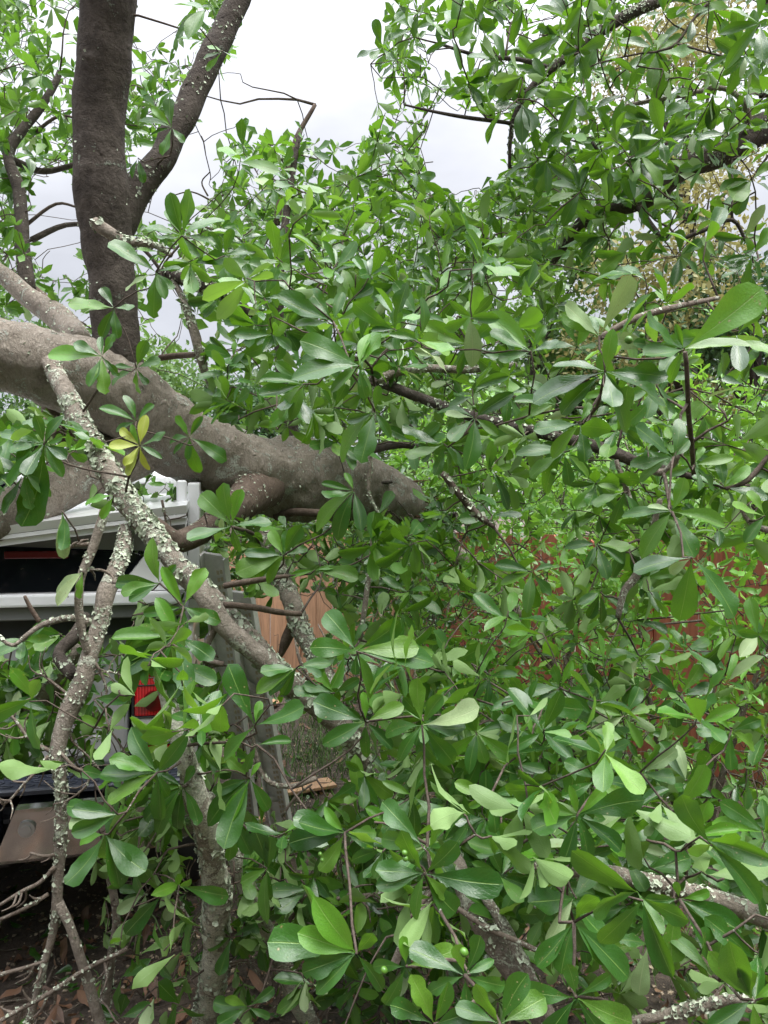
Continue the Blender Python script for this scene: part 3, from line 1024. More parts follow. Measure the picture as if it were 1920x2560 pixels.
class Plant:
    """one tree, branch or shrub: its wood, its twigs and its leaves"""
    def __init__(self, name, base, label, cat, group=None, lod=1):
        self.root = empty(name, tuple(base))
        tag(self.root, label, cat, group)
        self.nodes = []              # points twigs can grow from
        self.noder = []
        self.tw = Tubes()
        self.dead = Tubes()
        self.lich = []
        self.lv = []                 # base, dir, normal, length, width factor, variant, kind, hero
        self.lod = lod
        self.kidx = None

    # wood -------------------------------------------------------------
    def wood(self, name, pts, mat, sides=10, bmp=0.05, per=5, lichen=0.0, bscale=8.0, grow=True, label=None):
        """pts: (px, py, depth, width in px)"""
        C = np.array([P(p[0], p[1], p[2]) for p in pts])
        R = np.array([p[3] * p[2] / F / 2 for p in pts])
        return self.wood3(name, C, R, mat, sides, bmp, per, lichen, bscale, grow, label)

    def wood3(self, name, C, R, mat, sides=10, bmp=0.05, per=5, lichen=0.0, bscale=8.0, grow=True, label=None):
        S = catmull(np.column_stack([C, R]), per)
        pts, rad = S[:, :3], np.maximum(S[:, 3], 0.0012)
        wob = rad.min() * 0.5
        for i in range(1, len(pts) - 1):
            q = Vector(pts[i] * 7.0)
            pts[i] += np.array(mnoise.noise_vector(q)) * min(wob, 0.012)
        V, Q = tube(pts, rad, sides, bmp, bscale, seed=len(self.nodes) * 0.37)
        o = None
        if name is None:
            (self.dead if mat is M_DEADTW else self.tw).add(V, Q)
        else:
            o = link(name, quad_mesh(name, V, Q, mats=[mat]), self.root)
            if label: o['label'] = label
        if grow:
            self.nodes += [tuple(p) for p in pts]
            self.noder += list(rad)
        if lichen > 0:
            self.flakes(pts, rad, lichen)
        return o

    def flakes(self, pts, rad, dens):
        seg = np.linalg.norm(np.diff(pts, axis=0), axis=1)
        for i in range(len(seg)):
            n = rng.poisson(dens * seg[i] * (rad[i] * 2 * 3.1416) * 15000)
            cl = 0.5 + 0.5 * mnoise.noise(Vector(pts[i] * 14))
            n = int(n * max(0, cl * 3.4 - 1.25))
            if n == 0: continue
            t = norm(pts[i + 1] - pts[i])
            u = norm(np.cross(t, (0.3, 0.1, 0.9)))
            v = np.cross(t, u)
            for _ in range(n):
                f = rng.random()
                a = rng.random() * 6.283
                nn = math.cos(a) * u + math.sin(a) * v
                if nn[2] < -0.2 and rng.random() < 0.7: continue
                c = pts[i] * (1 - f) + pts[i + 1] * f + nn * rad[i] * 1.0
                self.lich.append((c, norm(nn + rng.normal(0, 0.45, 3)), 0.002 + (0.0042 if dens < 1.2 else 0.0072) * rng.random() ** 1.7))

    # leaves -----------------------------------------------------------
    def leaf(self, b, d, n, ln_, wf, kind=0, hero=False, var=None):
        d = norm(d)
        n = norm(n - d * np.dot(n, d))
        self.lv.append((b, d, n, ln_, wf * 0.92, rng.integers(0, NV) if var is None else var, kind, hero))

    def twig_to(self, p, axis, r=0.0022, maxd=None):
        """grow a twig from the nearest wood to p, arriving along axis"""
        if self.kidx is None or len(self.kidx) != len(self.nodes):
            self.kidx = np.array(self.nodes)
        D = np.linalg.norm(self.kidx - p, axis=1) + 0.25 * np.maximum(0, self.kidx[:, 2] - p[2])
        D = np.where(D < 0.01, 9, D)
        k = int(np.argmin(D))
        q = self.kidx[k]
        dist = np.linalg.norm(p - q)
        if maxd is not None and dist > maxd: return
        c1 = q + (p - q) * 0.35 + rng.normal(0, 0.06 * dist, 3) + np.array((0, 0, 0.06 * dist))
        c2 = p - norm(axis) * dist * 0.35
        ns = 4 if dist < 0.15 else 6 if dist < 0.5 else 9
        ts = np.linspace(0, 1, ns)[:, None]
        C = (1 - ts) ** 3 * q + 3 * (1 - ts) ** 2 * ts * c1 + 3 * (1 - ts) * ts ** 2 * c2 + ts ** 3 * p
        C[1:-1] += rng.normal(0, 0.008 * min(dist, 0.5) + 0.001, (ns - 2, 3))
        r0 = min(r * (1.3 + 1.6 * dist), max(self.noder[k] * 0.9, r))
        R = np.linspace(r0, r * 0.8, ns)
        self.tw.add(*tube(C, R, 5))
        self.nodes += [tuple(x) for x in C[1:]]
        self.noder += list(R[1:])
        self.kidx = np.array(self.nodes)

    def hero(self, px, py, d, tips, scale=1.0):
        """a rosette copied leaf by leaf: tips = (angle, length px[, kind])"""
        c = P(px, py, d)
        for tp in tips:
            a, ln_, kind = math.radians(tp[0] + rng.normal(0, 3)), tp[1], (tp[2] if len(tp) > 2 else 0)
            ph = rng.uniform(-0.5, 0.35)
            dr = np.array((math.cos(a) * math.cos(ph), math.sin(ph), math.sin(a) * math.cos(ph)))
            upw = 0.75 if math.sin(a) < 0.5 else 0.2
            n = np.array((rng.normal(0, 0.28), -1.0, upw + rng.normal(0, 0.28)))
            real = ln_ * d / F / math.cos(ph)
            self.leaf(c + dr * 0.003, dr, n, real, rng.uniform(0.92, 1.18), kind, True)
        ax = norm(np.array((rng.normal(0, 0.4), -0.5, 0.75)))
        self.twig_to(c, ax, 0.0024 if d > 1.2 else 0.0028)

    def rosette(self, c, axis, n, ln_, kind_p=(0.855, 0.12, 0.0, 0.025), droop=0.12, twig=True, maxd=None, tilt=(30, 88)):
        axis = norm(axis)
        u = norm(np.cross(axis, (0.21, 0.43, 0.88)))
        v = np.cross(axis, u)
        a0 = rng.random() * 6.28
        if twig: self.twig_to(c, axis, 0.0018, maxd)
        for i in range(n):
            az = a0 + i * 2.4 + rng.normal(0, 0.25)
            tl_ = math.radians(rng.uniform(*tilt))
            rad_ = math.cos(az) * u + math.sin(az) * v
            d = math.cos(tl_) * axis + math.sin(tl_) * rad_
            d = norm(d + np.array((0, 0, -droop * rng.uniform(0.3, 2.2))) + rng.normal(0, 0.10, 3))
            nn = axis * math.sin(tl_) - rad_ * math.cos(tl_) + rng.normal(0, 0.3, 3)
            k = rng.choice(4, p=kind_p)
            self.leaf(c - axis * rng.uniform(0, 0.025), d, nn, ln_ * rng.uniform(0.5, 1.22), rng.uniform(0.85, 1.15), int(k))

    def fill(self, box, d0, d1, count, ln_, poly=None, bias=(0, -0.45, 0.55), clump=5, spread=0.11, dp=1.0, n=(5, 9), **kw):
        """sprigs of rosettes through a block of the crown"""
        made = 0
        tries = 0
        while made < count and tries < count * 6:
            tries += 1
            px, py = rng.uniform(box[0], box[2]), rng.uniform(box[1], box[3])
            if poly is not None and not in_poly(np.array([px]), np.array([py]), poly)[0]: continue
            d = d0 + (d1 - d0) * rng.random() ** dp
            bad = False
            for g, a, b, s in GAPS:
                if a <= d <= b and rng.random() < s and in_poly(np.array([px]), np.array([py]), g)[0]:
                    bad = True
                    break
            if bad: continue
            c = P(px, py, d)
            if c[2] < 0.06: continue
            ax0 = norm(np.array(bias) + rng.normal(0, 0.55, 3))
            self.twig_to(c, ax0, 0.0026)
            k = max(1, int(rng.poisson(clump)))
            for _ in range(k):
                o = rng.normal(0, spread, 3)
                p = c + o
                if p[2] < 0.05 or p[1] < 0.75: continue
                qx, qy = proj(p)
                if any(a <= p[1] <= b and s >= 0.7 and in_poly(np.array([qx]), np.array([qy]), g)[0] for g, a, b, s in GAPS): continue
                self.rosette(p, norm(ax0 + norm(o) * 0.9 + rng.normal(0, 0.35, 3)), int(rng.integers(*n)), ln_, **kw)
                made += 1
                if made >= count: break

    # ------------------------------------------------------------------
    def finish(self, parts=300, lod=None, mats=None, kidx=None, mid=1.9):
        lv = self.lv
        if lv:
            B = np.array([l[0] for l in lv]); D = np.array([l[1] for l in lv]); Nn = np.array([l[2] for l in lv])
            Ln = np.array([l[3] for l in lv]); Wf = np.array([l[4] for l in lv]); Va = np.array([l[5] for l in lv])
            Ki = np.array([l[6] for l in lv]); He = np.array([l[7] for l in lv])
            mid_p = B + D * Ln[:, None] * 0.55
            tip_p = B + D * Ln[:, None]
            drop = np.zeros(len(lv), bool)
            x1, y1 = proj(mid_p); x2, y2 = proj(tip_p); x0, y0 = proj(B + D * Ln[:, None] * 0.22); x3, y3 = proj(B + D * Ln[:, None] * 0.8)
            for g, a, b, s in GAPS:
                inn = (in_poly(x1, y1, g) | in_poly(x2, y2, g) | in_poly(x0, y0, g) | in_poly(x3, y3, g)) & (mid_p[:, 1] >= a) & (mid_p[:, 1] <= b)
                drop |= inn & (rng.random(len(lv)) < s)
            drop &= ~He
            drop |= (mid_p[:, 1] < 0.7) | (tip_p[:, 1] < 0.62) | (tip_p[:, 2] < 0.02)
            keep = ~drop
            B, D, Nn, Ln, Wf, Va, Ki, He, mid_p = (a[keep] for a in (B, D, Nn, Ln, Wf, Va, Ki, He, mid_p))
            S = np.cross(D, Nn)
            x, y = proj(mid_p)
            inside = (x > 5) & (x < 1915) & (y > 5) & (y < 2555)
            view = mid_p - np.array((0, 0, CAM_H))
            dist = np.linalg.norm(view, axis=1)
            face = np.abs(np.sum(Nn * view, axis=1)) / dist
            score = np.where(inside, Ln / dist * (0.35 + face) * (1 + 2.0 * He), 0)
            order = np.argsort(-score)
            chosen = order[:parts][score[order[:parts]] > 0]
            is_part = np.zeros(len(Ln), bool)
            is_part[chosen] = True
            inv = self.root.matrix_basis.inverted()
            for i in chosen:
                ki = int(Ki[i]) if kidx is None else kidx
                o = bpy.data.objects.new('leaf', leaf_meshes[ki, int(Va[i])])
                COL.objects.link(o)
                o.parent = self.root
                l_ = Ln[i]
                sx = S[i] * l_ * Wf[i]
                Mx = Matrix(((sx[0], D[i][0] * l_, Nn[i][0] * l_, B[i][0]), (sx[1], D[i][1] * l_, Nn[i][1] * l_, B[i][1]),
                             (sx[2], D[i][2] * l_, Nn[i][2] * l_, B[i][2]), (0, 0, 0, 1)))
                o.matrix_basis = inv @ Mx
            rest = np.where(~is_part)[0]
            if len(rest):
                VV, QQ, UU, MI = [], [], [], []
                off = 0
                for near in (True, False):
                    T = T_MID if near else T_FAR
                    for vi in range(NV):
                        sel = rest[(Va[rest] == vi) & ((dist[rest] < mid * 1.4) == near)]
                        if len(sel) == 0: continue
                        tv, tq, tu = T[vi]
                        l_ = Ln[sel][:, None, None]
                        V = B[sel][:, None, :] + l_ * (tv[None, :, 0:1] * (S[sel] * Wf[sel][:, None])[:, None, :] + tv[None, :, 1:2] * D[sel][:, None, :] + tv[None, :, 2:3] * Nn[sel][:, None, :])
                        VV.append(V.reshape(-1, 3))
                        Q = tq[None] + (np.arange(len(sel)) * len(tv))[:, None, None] + off
                        QQ.append(Q.reshape(-1, 4))
                        UU.append(np.tile(tu, (len(sel), 1)))
                        MI.append(np.repeat(Ki[sel], len(tq)))
                        off += len(sel) * len(tv)
                ms = LEAFMATS if mats is None else mats
                mi = np.concatenate(MI) if mats is None else None
                o = link('leaves', quad_mesh('leaves', np.concatenate(VV), np.concatenate(QQ), np.concatenate(UU), ms, mi), self.root)
                o['kind'] = 'stuff'
        self.tw.build('twigs', M_TWIG, self.root, 'stuff')
        self.dead.build('dead_twigs', M_DEADTW, self.root, 'stuff')
        if self.lich:
            n = len(self.lich)
            C = np.array([l[0] for l in self.lich]); Z = np.array([l[1] for l in self.lich]); R = np.array([l[2] for l in self.lich])
            U = np.cross(Z, rng.normal(0, 1, (n, 3))); U /= np.linalg.norm(U, axis=1)[:, None] + 1e-9
            Y = np.cross(Z, U)
            gx = np.array([(-1, -1), (0, -1.2), (1, -1), (-1.2, 0), (0, 0), (1.2, 0), (-1, 1), (0, 1.2), (1, 1)]) * 0.72
            J = gx[None] + rng.normal(0, 0.22, (n, 9, 2))
            H = 0.45 * np.sum(gx ** 2, axis=1)[None] * rng.uniform(0.2, 1.3, (n, 1)) + rng.normal(0, 0.15, (n, 9))
            V = C[:, None] + R[:, None, None] * (J[:, :, 0:1] * U[:, None] + J[:, :, 1:2] * Y[:, None] + H[:, :, None] * Z[:, None])
            q = np.array([(0, 1, 4, 3), (1, 2, 5, 4), (3, 4, 7, 6), (4, 5, 8, 7)])
            Q = q[None] + (np.arange(n) * 9)[:, None, None]
            o = link('lichen', quad_mesh('lichen', V.reshape(-1, 3), Q.reshape(-1, 4), mats=[M_LICHEN]), self.root)
            o['kind'] = 'stuff'


def gall(plant, px, py, d, r=0.008):
    m = MB()
    bmesh.ops.create_icosphere(m.bm, subdivisions=2, radius=r * 0.55)
    for v in m.bm.verts:
        v.co *= 1 + 0.18 * mnoise.noise(v.co * 160)
        v.co += Vector(P(px, py, d))
    m.build('gall', M_GALL, plant.root, True)


# ================================================================== THE FALLEN TREE
FT = Plant('fallen_tree', (0.1, 3.9, 0), 'fallen evergreen tree whose thick grey trunk lies across the white truck', 'tree')
FT.wood('trunk', [(-190, 860, 2.3, 190), (0, 890, 2.4, 186), (150, 925, 2.5, 190), (290, 990, 2.65, 200), (400, 1072, 2.8, 192), (520, 1140, 2.95, 182), (640, 1183, 3.1, 186),
                  (740, 1195, 3.25, 204), (840, 1205, 3.45, 186), (930, 1228, 3.65, 158), (990, 1252, 3.8, 128), (1040, 1276, 3.95, 84), (1085, 1300, 4.1, 30)], M_TRUNK, 72, 0.13, 16, 0.04, 7.0)
FT.wood('limb', [(335, 1060, 2.75, 180), (308, 965, 2.67, 142), (296, 885, 2.62, 116), (282, 720, 2.6, 112), (265, 590, 2.58, 124), (255, 480, 2.56, 134), (250, 390, 2.55, 126), (249, 240, 2.52, 128),
                 (262, 90, 2.48, 134), (272, -80, 2.44, 140), (285, -300, 2.4, 140)], M_LIMB, 36, 0.07, 12, 0.03, 8.0)
FT.wood('limb', [(285, 575, 2.6, 90), (335, 490, 2.62, 80), (400, 402, 2.66, 66), (450, 312, 2.7, 66), (490, 222, 2.74, 62), (530, 130, 2.78, 62), (572, 45, 2.82, 58), (612, -45, 2.86, 55), (670, -180, 2.9, 52)], M_LIMB, 18, 0.08, 7, 0.22, 12.0)
FT.wood('limb', [(430, 1075, 2.84, 120), (310, 1140, 2.74, 140), (205, 1185, 2.62, 134), (100, 1242, 2.5, 130), (0, 1290, 2.40, 124), (-180, 1350, 2.3, 120)], M_TRUNK, 28, 0.08, 8, 0.10, 8.0)
FT.wood('limb', [(125, 1000, 2.62, 44), (135, 1060, 2.6, 42), (165, 1092, 2.6, 42), (210, 1085, 2.64, 40), (245, 1060, 2.7, 36)], M_BROWNB, 14, 0.05, 5)
FT.wood('limb', [(-80, 640, 3.0, 44), (10, 690, 3.02, 46), (80, 750, 3.0, 52), (150, 800, 2.95, 66), (200, 860, 2.8, 70)], M_TRUNK, 16, 0.07, 6, 0.1)
FT.wood('limb', [(20, 700, 3.2, 34), (100, 745, 3.15, 36), (180, 820, 3.0, 40)], M_BROWNB, 12, 0.06, 6, 0.1)
FT.wood('limb', [(70, 730, 3.1, 42), (58, 600, 3.2, 34), (48, 480, 3.3, 32), (20, 390, 3.35, 28), (60, 320, 3.4, 24), (110, 260, 3.45, 20), (150, 180, 3.5, 14)], M_LIMB, 10, 0.07, 6, 0.1)
FT.wood('branch', [(30, 400, 3.4, 20), (110, 430, 3.4, 16), (190, 410, 3.4, 12)], M_LIMB, 8, 0.05, 5)
FT.wood('branch', [(20, 390, 3.4, 22), (-40, 260, 3.5, 20), (-60, 100, 3.6, 14)], M_LIMB, 8, 0.05, 5)
FT.wood('branch', [(80, 600, 3.3, 16), (190, 560, 3.4, 12), (340, 610, 3.4, 10), (420, 700, 3.4, 8)], M_LIMB, 8, 0.05, 5)
# knot under the trunk and the branch that forks off below it
FT.wood('limb', [(700, 1195, 3.2, 110), (655, 1215, 3.06, 124), (606, 1252, 2.82, 92), (552, 1294, 2.52, 62), (490, 1337, 2.42, 58), (440, 1352, 2.36, 54), (398, 1320, 2.32, 44), (350, 1282, 2.3, 36), (308, 1228, 2.28, 30)], M_BROWNB, 18, 0.08, 7, 0.25)
FT.wood('branch', [(690, 1292, 3.15, 22), (740, 1280, 3.1, 22), (800, 1283, 3.05, 20)], M_BROWNB, 10, 0.05, 4)
# lichen covered branches
FT.wood('branch', [(125, 905, 2.36, 44), (150, 960, 2.3, 46), (185, 1020, 2.24, 52), (222, 1090, 2.18, 56), (262, 1165, 2.12, 56), (300, 1232, 2.08, 60), (352, 1295, 2.04, 58), (410, 1372, 2.0, 55), (470, 1440, 1.98, 54),
                   (530, 1500, 1.97, 52), (598, 1568, 1.97, 56), (660, 1640, 1.98, 58), (730, 1715, 2.0, 60), (800, 1768, 2.02, 62), (856, 1818, 2.05, 54), (900, 1900, 2.1, 44), (930, 2010, 2.2, 36)], M_LICH, 20, 0.10, 7, 1.6, 22.0)
FT.wood('branch', [(475, 1425, 1.94, 40), (520, 1505, 1.9, 52), (560, 1560, 1.9, 50), (620, 1612, 1.91, 50), (680, 1665, 1.93, 50), (735, 1722, 1.98, 50)], M_LICH, 16, 0.08, 6, 0.5, 20.0)
FT.wood('branch', [(665, 1330, 2.75, 34), (705, 1440, 2.6, 40), (735, 1520, 2.5, 50), (765, 1590, 2.45, 46), (800, 1660, 2.4, 36), (850, 1720, 2.35, 30)], M_LICH, 14, 0.10, 6, 1.2, 20.0)
FT.wood('branch', [(735, 1560, 2.5, 30), (715, 1600, 2.5, 28), (700, 1640, 2.5, 14)], M_BROWNB, 10, 0.12, 4, label='short broken stub of dark splintered wood')
FT.wood('branch', [(560, 1512, 1.92, 17), (650, 1520, 1.98, 17), (700, 1530, 2.05, 16), (752, 1535, 2.1, 13)], M_BROWNB, 10, 0.06, 4)
FT.wood('branch', [(560, 1465, 1.95, 15), (640, 1452, 1.95, 15), (720, 1440, 2.0, 10)], M_BROWNB, 8, 0.06, 4)
FT.wood('branch', [(318, 1320, 2.05, 38), (300, 1400, 1.98, 42), (265, 1480, 1.93, 44), (250, 1560, 1.9, 42), (225, 1640, 1.87, 44), (200, 1722, 1.85, 48), (165, 1800, 1.84, 44), (146, 1880, 1.83, 36), (152, 1960, 1.83, 29), (154, 2050, 1.84, 28),
                   (149, 2130, 1.85, 27), (143, 2250, 1.86, 26), (132, 2330, 1.87, 20), (100, 2450, 1.88, 18), (62, 2590, 1.9, 18)], M_LICH, 14, 0.10, 6, 1.1, 24.0)
FT.wood('branch', [(146, 2255, 1.86, 26), (180, 2325, 1.86, 22), (215, 2430, 1.87, 25), (262, 2590, 1.88, 28)], M_LICH, 12, 0.06, 6, 0.25, 24.0)
FT.wood('branch', [(262, 1275, 1.86, 25), (232, 1370, 1.84, 23), (206, 1440, 1.83, 21), (199, 1520, 1.83, 21), (207, 1590, 1.84, 19), (222, 1645, 1.86, 18)], M_LICH, 12, 0.06, 6, 0.4, 24.0)
FT.wood('branch', [(238, 1560, 1.9, 20), (180, 1545, 1.88, 17), (110, 1560, 1.86, 15), (70, 1585, 1.85, 12), (32, 1612, 1.84, 10), (-10, 1588, 1.83, 8)], M_LICH, 10, 0.06, 5, 0.7, 24.0)
FT.wood('branch', [(100, 1555, 1.86, 12), (78, 1520, 1.85, 11), (62, 1490, 1.84, 8)], M_BROWNB, 8, 0.05, 4)
FT.wood('branch', [(190, 1690, 1.9, 34), (150, 1640, 1.95, 30), (190, 1590, 2.0, 34), (215, 1540, 2.05, 28)], M_LIMB, 10, 0.1, 5, 0.4)
FT.wood('branch', [(-30, 1880, 2.1, 60), (60, 1780, 2.1, 62), (140, 1690, 2.1, 58), (200, 1610, 2.1, 40)], M_LICH, 14, 0.1, 6, 0.4)
# upright pole-like branch that stands on the ground, and its neighbour
FT.wood('branch', [(400, 1690, 1.75, 38), (425, 1770, 1.72, 42), (455, 1870, 1.68, 48), (485, 1965, 1.70, 55), (510, 2055, 1.74, 60), (530, 2150, 1.8, 63), (540, 2250, 1.86, 65), (540, 2350, 1.94, 64), (530, 2450, 2.02, 64), (512, 2570, 2.1, 62), (490, 2760, 2.16, 60)], M_POLE, 20, 0.09, 7, 1.3, 20.0)
FT.wood('branch', [(520, 1990, 1.85, 30), (562, 2062, 1.9, 38), (600, 2160, 1.94, 42), (640, 2268, 2.0, 44), (680, 2350, 2.06, 40), (730, 2462, 2.12, 44), (786, 2580, 2.2, 48)], M_POLE, 16, 0.08, 6, 0.7, 20.0)
FT.wood('branch', [(540, 2140, 2.14, 20), (600, 2140, 2.1, 22), (660, 2125, 2.06, 14)], M_LICH, 10, 0.06, 4, 0.5)
FT.wood('branch', [(270, 2170, 2.3, 20), (290, 2300, 2.32, 20), (270, 2450, 2.36, 24), (262, 2590, 2.4, 26)], M_LICH, 10, 0.06, 5, 0.6)
# small stub in front of the upright limb, mossy branches right of it
FT.wood('branch', [(238, 556, 2.36, 30), (270, 580, 2.36, 32), (315, 605, 2.38, 24), (380, 612, 2.4, 16), (430, 640, 2.45, 12)], M_LICH, 12, 0.1, 5, 1.4, 24.0)
FT.wood('branch', [(400, 680, 2.6, 24), (440, 692, 2.55, 30), (500, 715, 2.5, 34), (560, 735, 2.5, 30), (640, 790, 2.5, 24), (740, 850, 2.5, 20)], M_LIMB, 12, 0.10, 6, 2.2, 24.0)
FT.wood('branch', [(432, 700, 2.55, 14), (462, 760, 2.52, 18), (485, 830, 2.5, 24), (500, 880, 2.5, 26), (520, 950, 2.55, 16), (560, 1010, 2.6, 10)], M_LICH, 10, 0.1, 6, 2.0, 24.0)
FT.wood('branch', [(400, 895, 2.7, 16), (450, 890, 2.66, 16), (500, 882, 2.55, 14)], M_BROWNB, 8, 0.06, 4)
FT.wood('branch', [(500, 1130, 3.0, 18), (730, 1180, 3.5, 46), (728, 1110, 3.5, 42), (722, 1010, 3.5, 36), (700, 880, 3.5, 28), (700, 700, 3.5, 22), (720, 500, 3.6, 18), (750, 330, 3.7, 12)], M_LIMB, 12, 0.08, 6)
FT.wood('branch', [(690, 560, 4.0, 20), (715, 440, 4.0, 17), (745, 340, 4.0, 14), (788, 262, 4.0, 10)], M_BROWNB, 8, 0.05, 5)
FT.wood('branch', [(808, 1168, 3.6, 12), (860, 1152, 3.7, 18), (930, 1125, 3.8, 20), (1010, 1114, 3.9, 18), (1090, 1120, 4.0, 16), (1200, 1060, 4.0, 12)], M_LIMB, 10, 0.06, 5)
FT.wood('branch', [(700, 1145, 3.3, 10), (770, 1150, 3.35, 11), (850, 1175, 3.4, 11), (930, 1205, 3.45, 10), (980, 1205, 3.5, 8)], M_LIMB, 8, 0.06, 5)
FT.wood('branch', [(945, 955, 2.3, 26), (1000, 930, 2.3, 22), (1080, 922, 2.3, 20), (1180, 925, 2.3, 18), (1290, 912, 2.35, 14)], M_LICH, 10, 0.08, 5, 0.9)
FT.wood('branch', [(936, 965, 2.2, 9), (934, 1060, 2.2, 11), (926, 1150, 2.2, 11), (922, 1230, 2.2, 8), (950, 1290, 2.2, 6)], M_LICH, 8, 0.05, 5, 0.6)
FT.wood('branch', [(930, 1330, 2.3, 8), (926, 1420, 2.3, 12), (915, 1500, 2.3, 14), (900, 1600, 2.3, 12)], M_LICH, 8, 0.05, 5, 0.6)
FT.wood('branch', [(960, 1250, 4.1, 40), (1075, 1335, 4.3, 42), (1150, 1395, 4.4, 46), (1225, 1450, 4.5, 40), (1300, 1540, 4.6, 34)], M_TRUNK, 12, 0.1, 6, 0.3)
FT.wood('branch', [(1000, 1300, 3.5, 16), (1060, 1305, 3.5, 14), (1100, 1300, 3.4, 16), (1140, 1285, 3.3, 12)], M_LIMB, 8, 0.06, 5)
FT.wood('branch', [(620, 1770, 2.0, 10), (655, 1935, 2.0, 12), (720, 1965, 2.0, 14), (790, 1945, 2.0, 13)], M_LICH, 8, 0.06, 5, 0.6)
FT.wood('branch', [(700, 1420, 3.0, 24), (640, 1340, 2.8, 12), (582, 1318, 2.0, 8)], M_TWIG, 8, 0.05, 4)
# bare crown twigs against the sky
for pts in ([(520, 520, 3.9, 8), (555, 490, 3.9, 7), (590, 465, 3.9, 4)], [(535, 505, 3.9, 6), (480, 480, 3.9, 4), (428, 490, 3.9, 3)], [(520, 490, 3.9, 5), (505, 455, 3.9, 4), (525, 430, 3.9, 3)],
            [(90, 330, 3.5, 10), (150, 290, 3.5, 8), (200, 300, 3.5, 6)], [(70, 560, 3.3, 10), (140, 510, 3.3, 8), (200, 520, 3.3, 6)]):
    FT.wood(None, pts, M_TWIG, 5, 0, 4)
# splintered end of the trunk
for k in range(60):
    a = random.uniform(0, 6.28)
    r = random.uniform(0.2, 1.0)
    f_ = random.random()
    c0 = P(950 + 70 * f_ + 20 * math.cos(a) * r, 1238 + 32 * f_ + (62 - 34 * f_) * math.sin(a) * r, 3.72 + 0.18 * f_)
    e = c0 + np.array((random.uniform(0.05, 0.24), random.uniform(-0.05, 0.2), random.uniform(-0.10, 0.04)))
    FT.wood3('splinter', np.array([c0, (c0 + e) / 2, e]), np.array([random.uniform(0.006, 0.02), 0.008, 0.001]), M_SPLIT, 6, 0.2, 2, grow=False)


# bare dead twigs hanging from the lichen branches
def dead_spray(plant, pts, depth, r0=7, r1=3, kids=6, klen=70, mat=None):
    mat = mat or M_DEADTW
    n = len(pts)
    plant.wood(None, [(p[0], p[1], depth, r0 + (r1 - r0) * i / (n - 1)) for i, p in enumerate(pts)], mat, 6, 0.08, 4, 0.6)
    for _ in range(int(kids * 0.75)):
        i = random.randrange(n - 1)
        f = random.random()
        x = pts[i][0] * (1 - f) + pts[i + 1][0] * f
        y = pts[i][1] * (1 - f) + pts[i + 1][1] * f
        dx, dy = pts[i + 1][0] - pts[i][0], pts[i + 1][1] - pts[i][1]
        a = math.atan2(dy, dx) + random.choice((-1, 1)) * random.uniform(0.5, 1.3)
        l_ = klen * random.uniform(0.5, 1.5)
        dd = random.uniform(-0.04, 0.04)
        plant.wood(None, [(x, y, depth, r1 * 0.85), (x + l_ * 0.5 * math.cos(a) + random.uniform(-3, 3), y + l_ * 0.5 * math.sin(a) + random.uniform(-3, 3), depth + dd / 2, r1 * 0.7),
                          (x + l_ * math.cos(a + 0.3), y + l_ * math.sin(a + 0.3), depth + dd, 1.6)], mat, 5, 0.08, 3)


dead_spray(FT, [(145, 1885), (80, 1850), (30, 1790), (-5, 1770)], 1.83, 11, 6, 8, 60)
dead_spray(FT, [(120, 1890), (90, 1930), (60, 1960), (25, 2000), (5, 2010)], 1.8, 9, 6, 14, 45)
dead_spray(FT, [(150, 1880), (190, 1920), (220, 1930), (215, 1965), (170, 2000), (135, 2010)], 1.82, 9, 4, 10, 60)
dead_spray(FT, [(175, 1810), (180, 1850), (220, 1890), (250, 1925)], 1.86, 7, 4, 5, 60)
dead_spray(FT, [(140, 2135), (110, 2140), (75, 2132)], 1.84, 9, 6, 3, 30)
dead_spray(FT, [(138, 2165), (100, 2205), (50, 2230), (-5, 2265)], 1.84, 12, 8, 6, 45)
dead_spray(FT, [(120, 2235), (60, 2270), (-5, 2300)], 1.85, 11, 9, 5, 45)
dead_spray(FT, [(320, 2370), (220, 2420), (130, 2480), (40, 2530), (-10, 2560)], 1.85, 12, 10, 12, 70)
dead_spray(FT, [(120, 2400), (60, 2420), (-10, 2440)], 1.87, 8, 10, 6, 60)
dead_spray(FT, [(200, 1760), (150, 1720), (110, 1690), (90, 1685)], 1.86, 8, 5, 8, 60)
dead_spray(FT, [(235, 1650), (260, 1700), (265, 1740), (240, 1780)], 1.86, 8, 5, 6, 50)
dead_spray(FT, [(220, 1690), (270, 1680), (310, 1690)], 1.88, 6, 3, 4, 40)
dead_spray(FT, [(160, 1375), (190, 1362), (222, 1360)], 1.84, 9, 12, 3, 25)
dead_spray(FT, [(225, 1425), (255, 1425), (285, 1440)], 1.86, 7, 8, 3, 30)
dead_spray(FT, [(440, 2180), (400, 2170), (370, 2230), (320, 2260)], 2.05, 8, 4, 12, 80)
dead_spray(FT, [(420, 2200), (470, 2290), (520, 2360), (580, 2420)], 2.0, 7, 5, 10, 80)
dead_spray(FT, [(560, 2250), (500, 2240), (450, 2190)], 2.0, 8, 5, 8, 60)
dead_spray(FT, [(640, 2380), (690, 2430), (760, 2480)], 2.1, 8, 5, 10, 80)
dead_spray(FT, [(560, 2410), (620, 2400), (680, 2420), (730, 2500)], 2.05, 7, 4, 12, 80)
dead_spray(FT, [(700, 2350), (740, 2280), (820, 2250), (900, 2240), (990, 2230)], 1.9, 12, 9, 10, 70)
dead_spray(FT, [(705, 2040), (740, 1990), (780, 1960)], 2.1, 8, 5, 6, 60)
dead_spray(FT, [(430, 560), (455, 600), (410, 660), (400, 700)], 2.4, 7, 4, 8, 70, M_TWIG)
dead_spray(FT, [(560, 1660), (510, 1640), (545, 1560), (560, 1540)], 1.9, 14, 22, 5, 60)
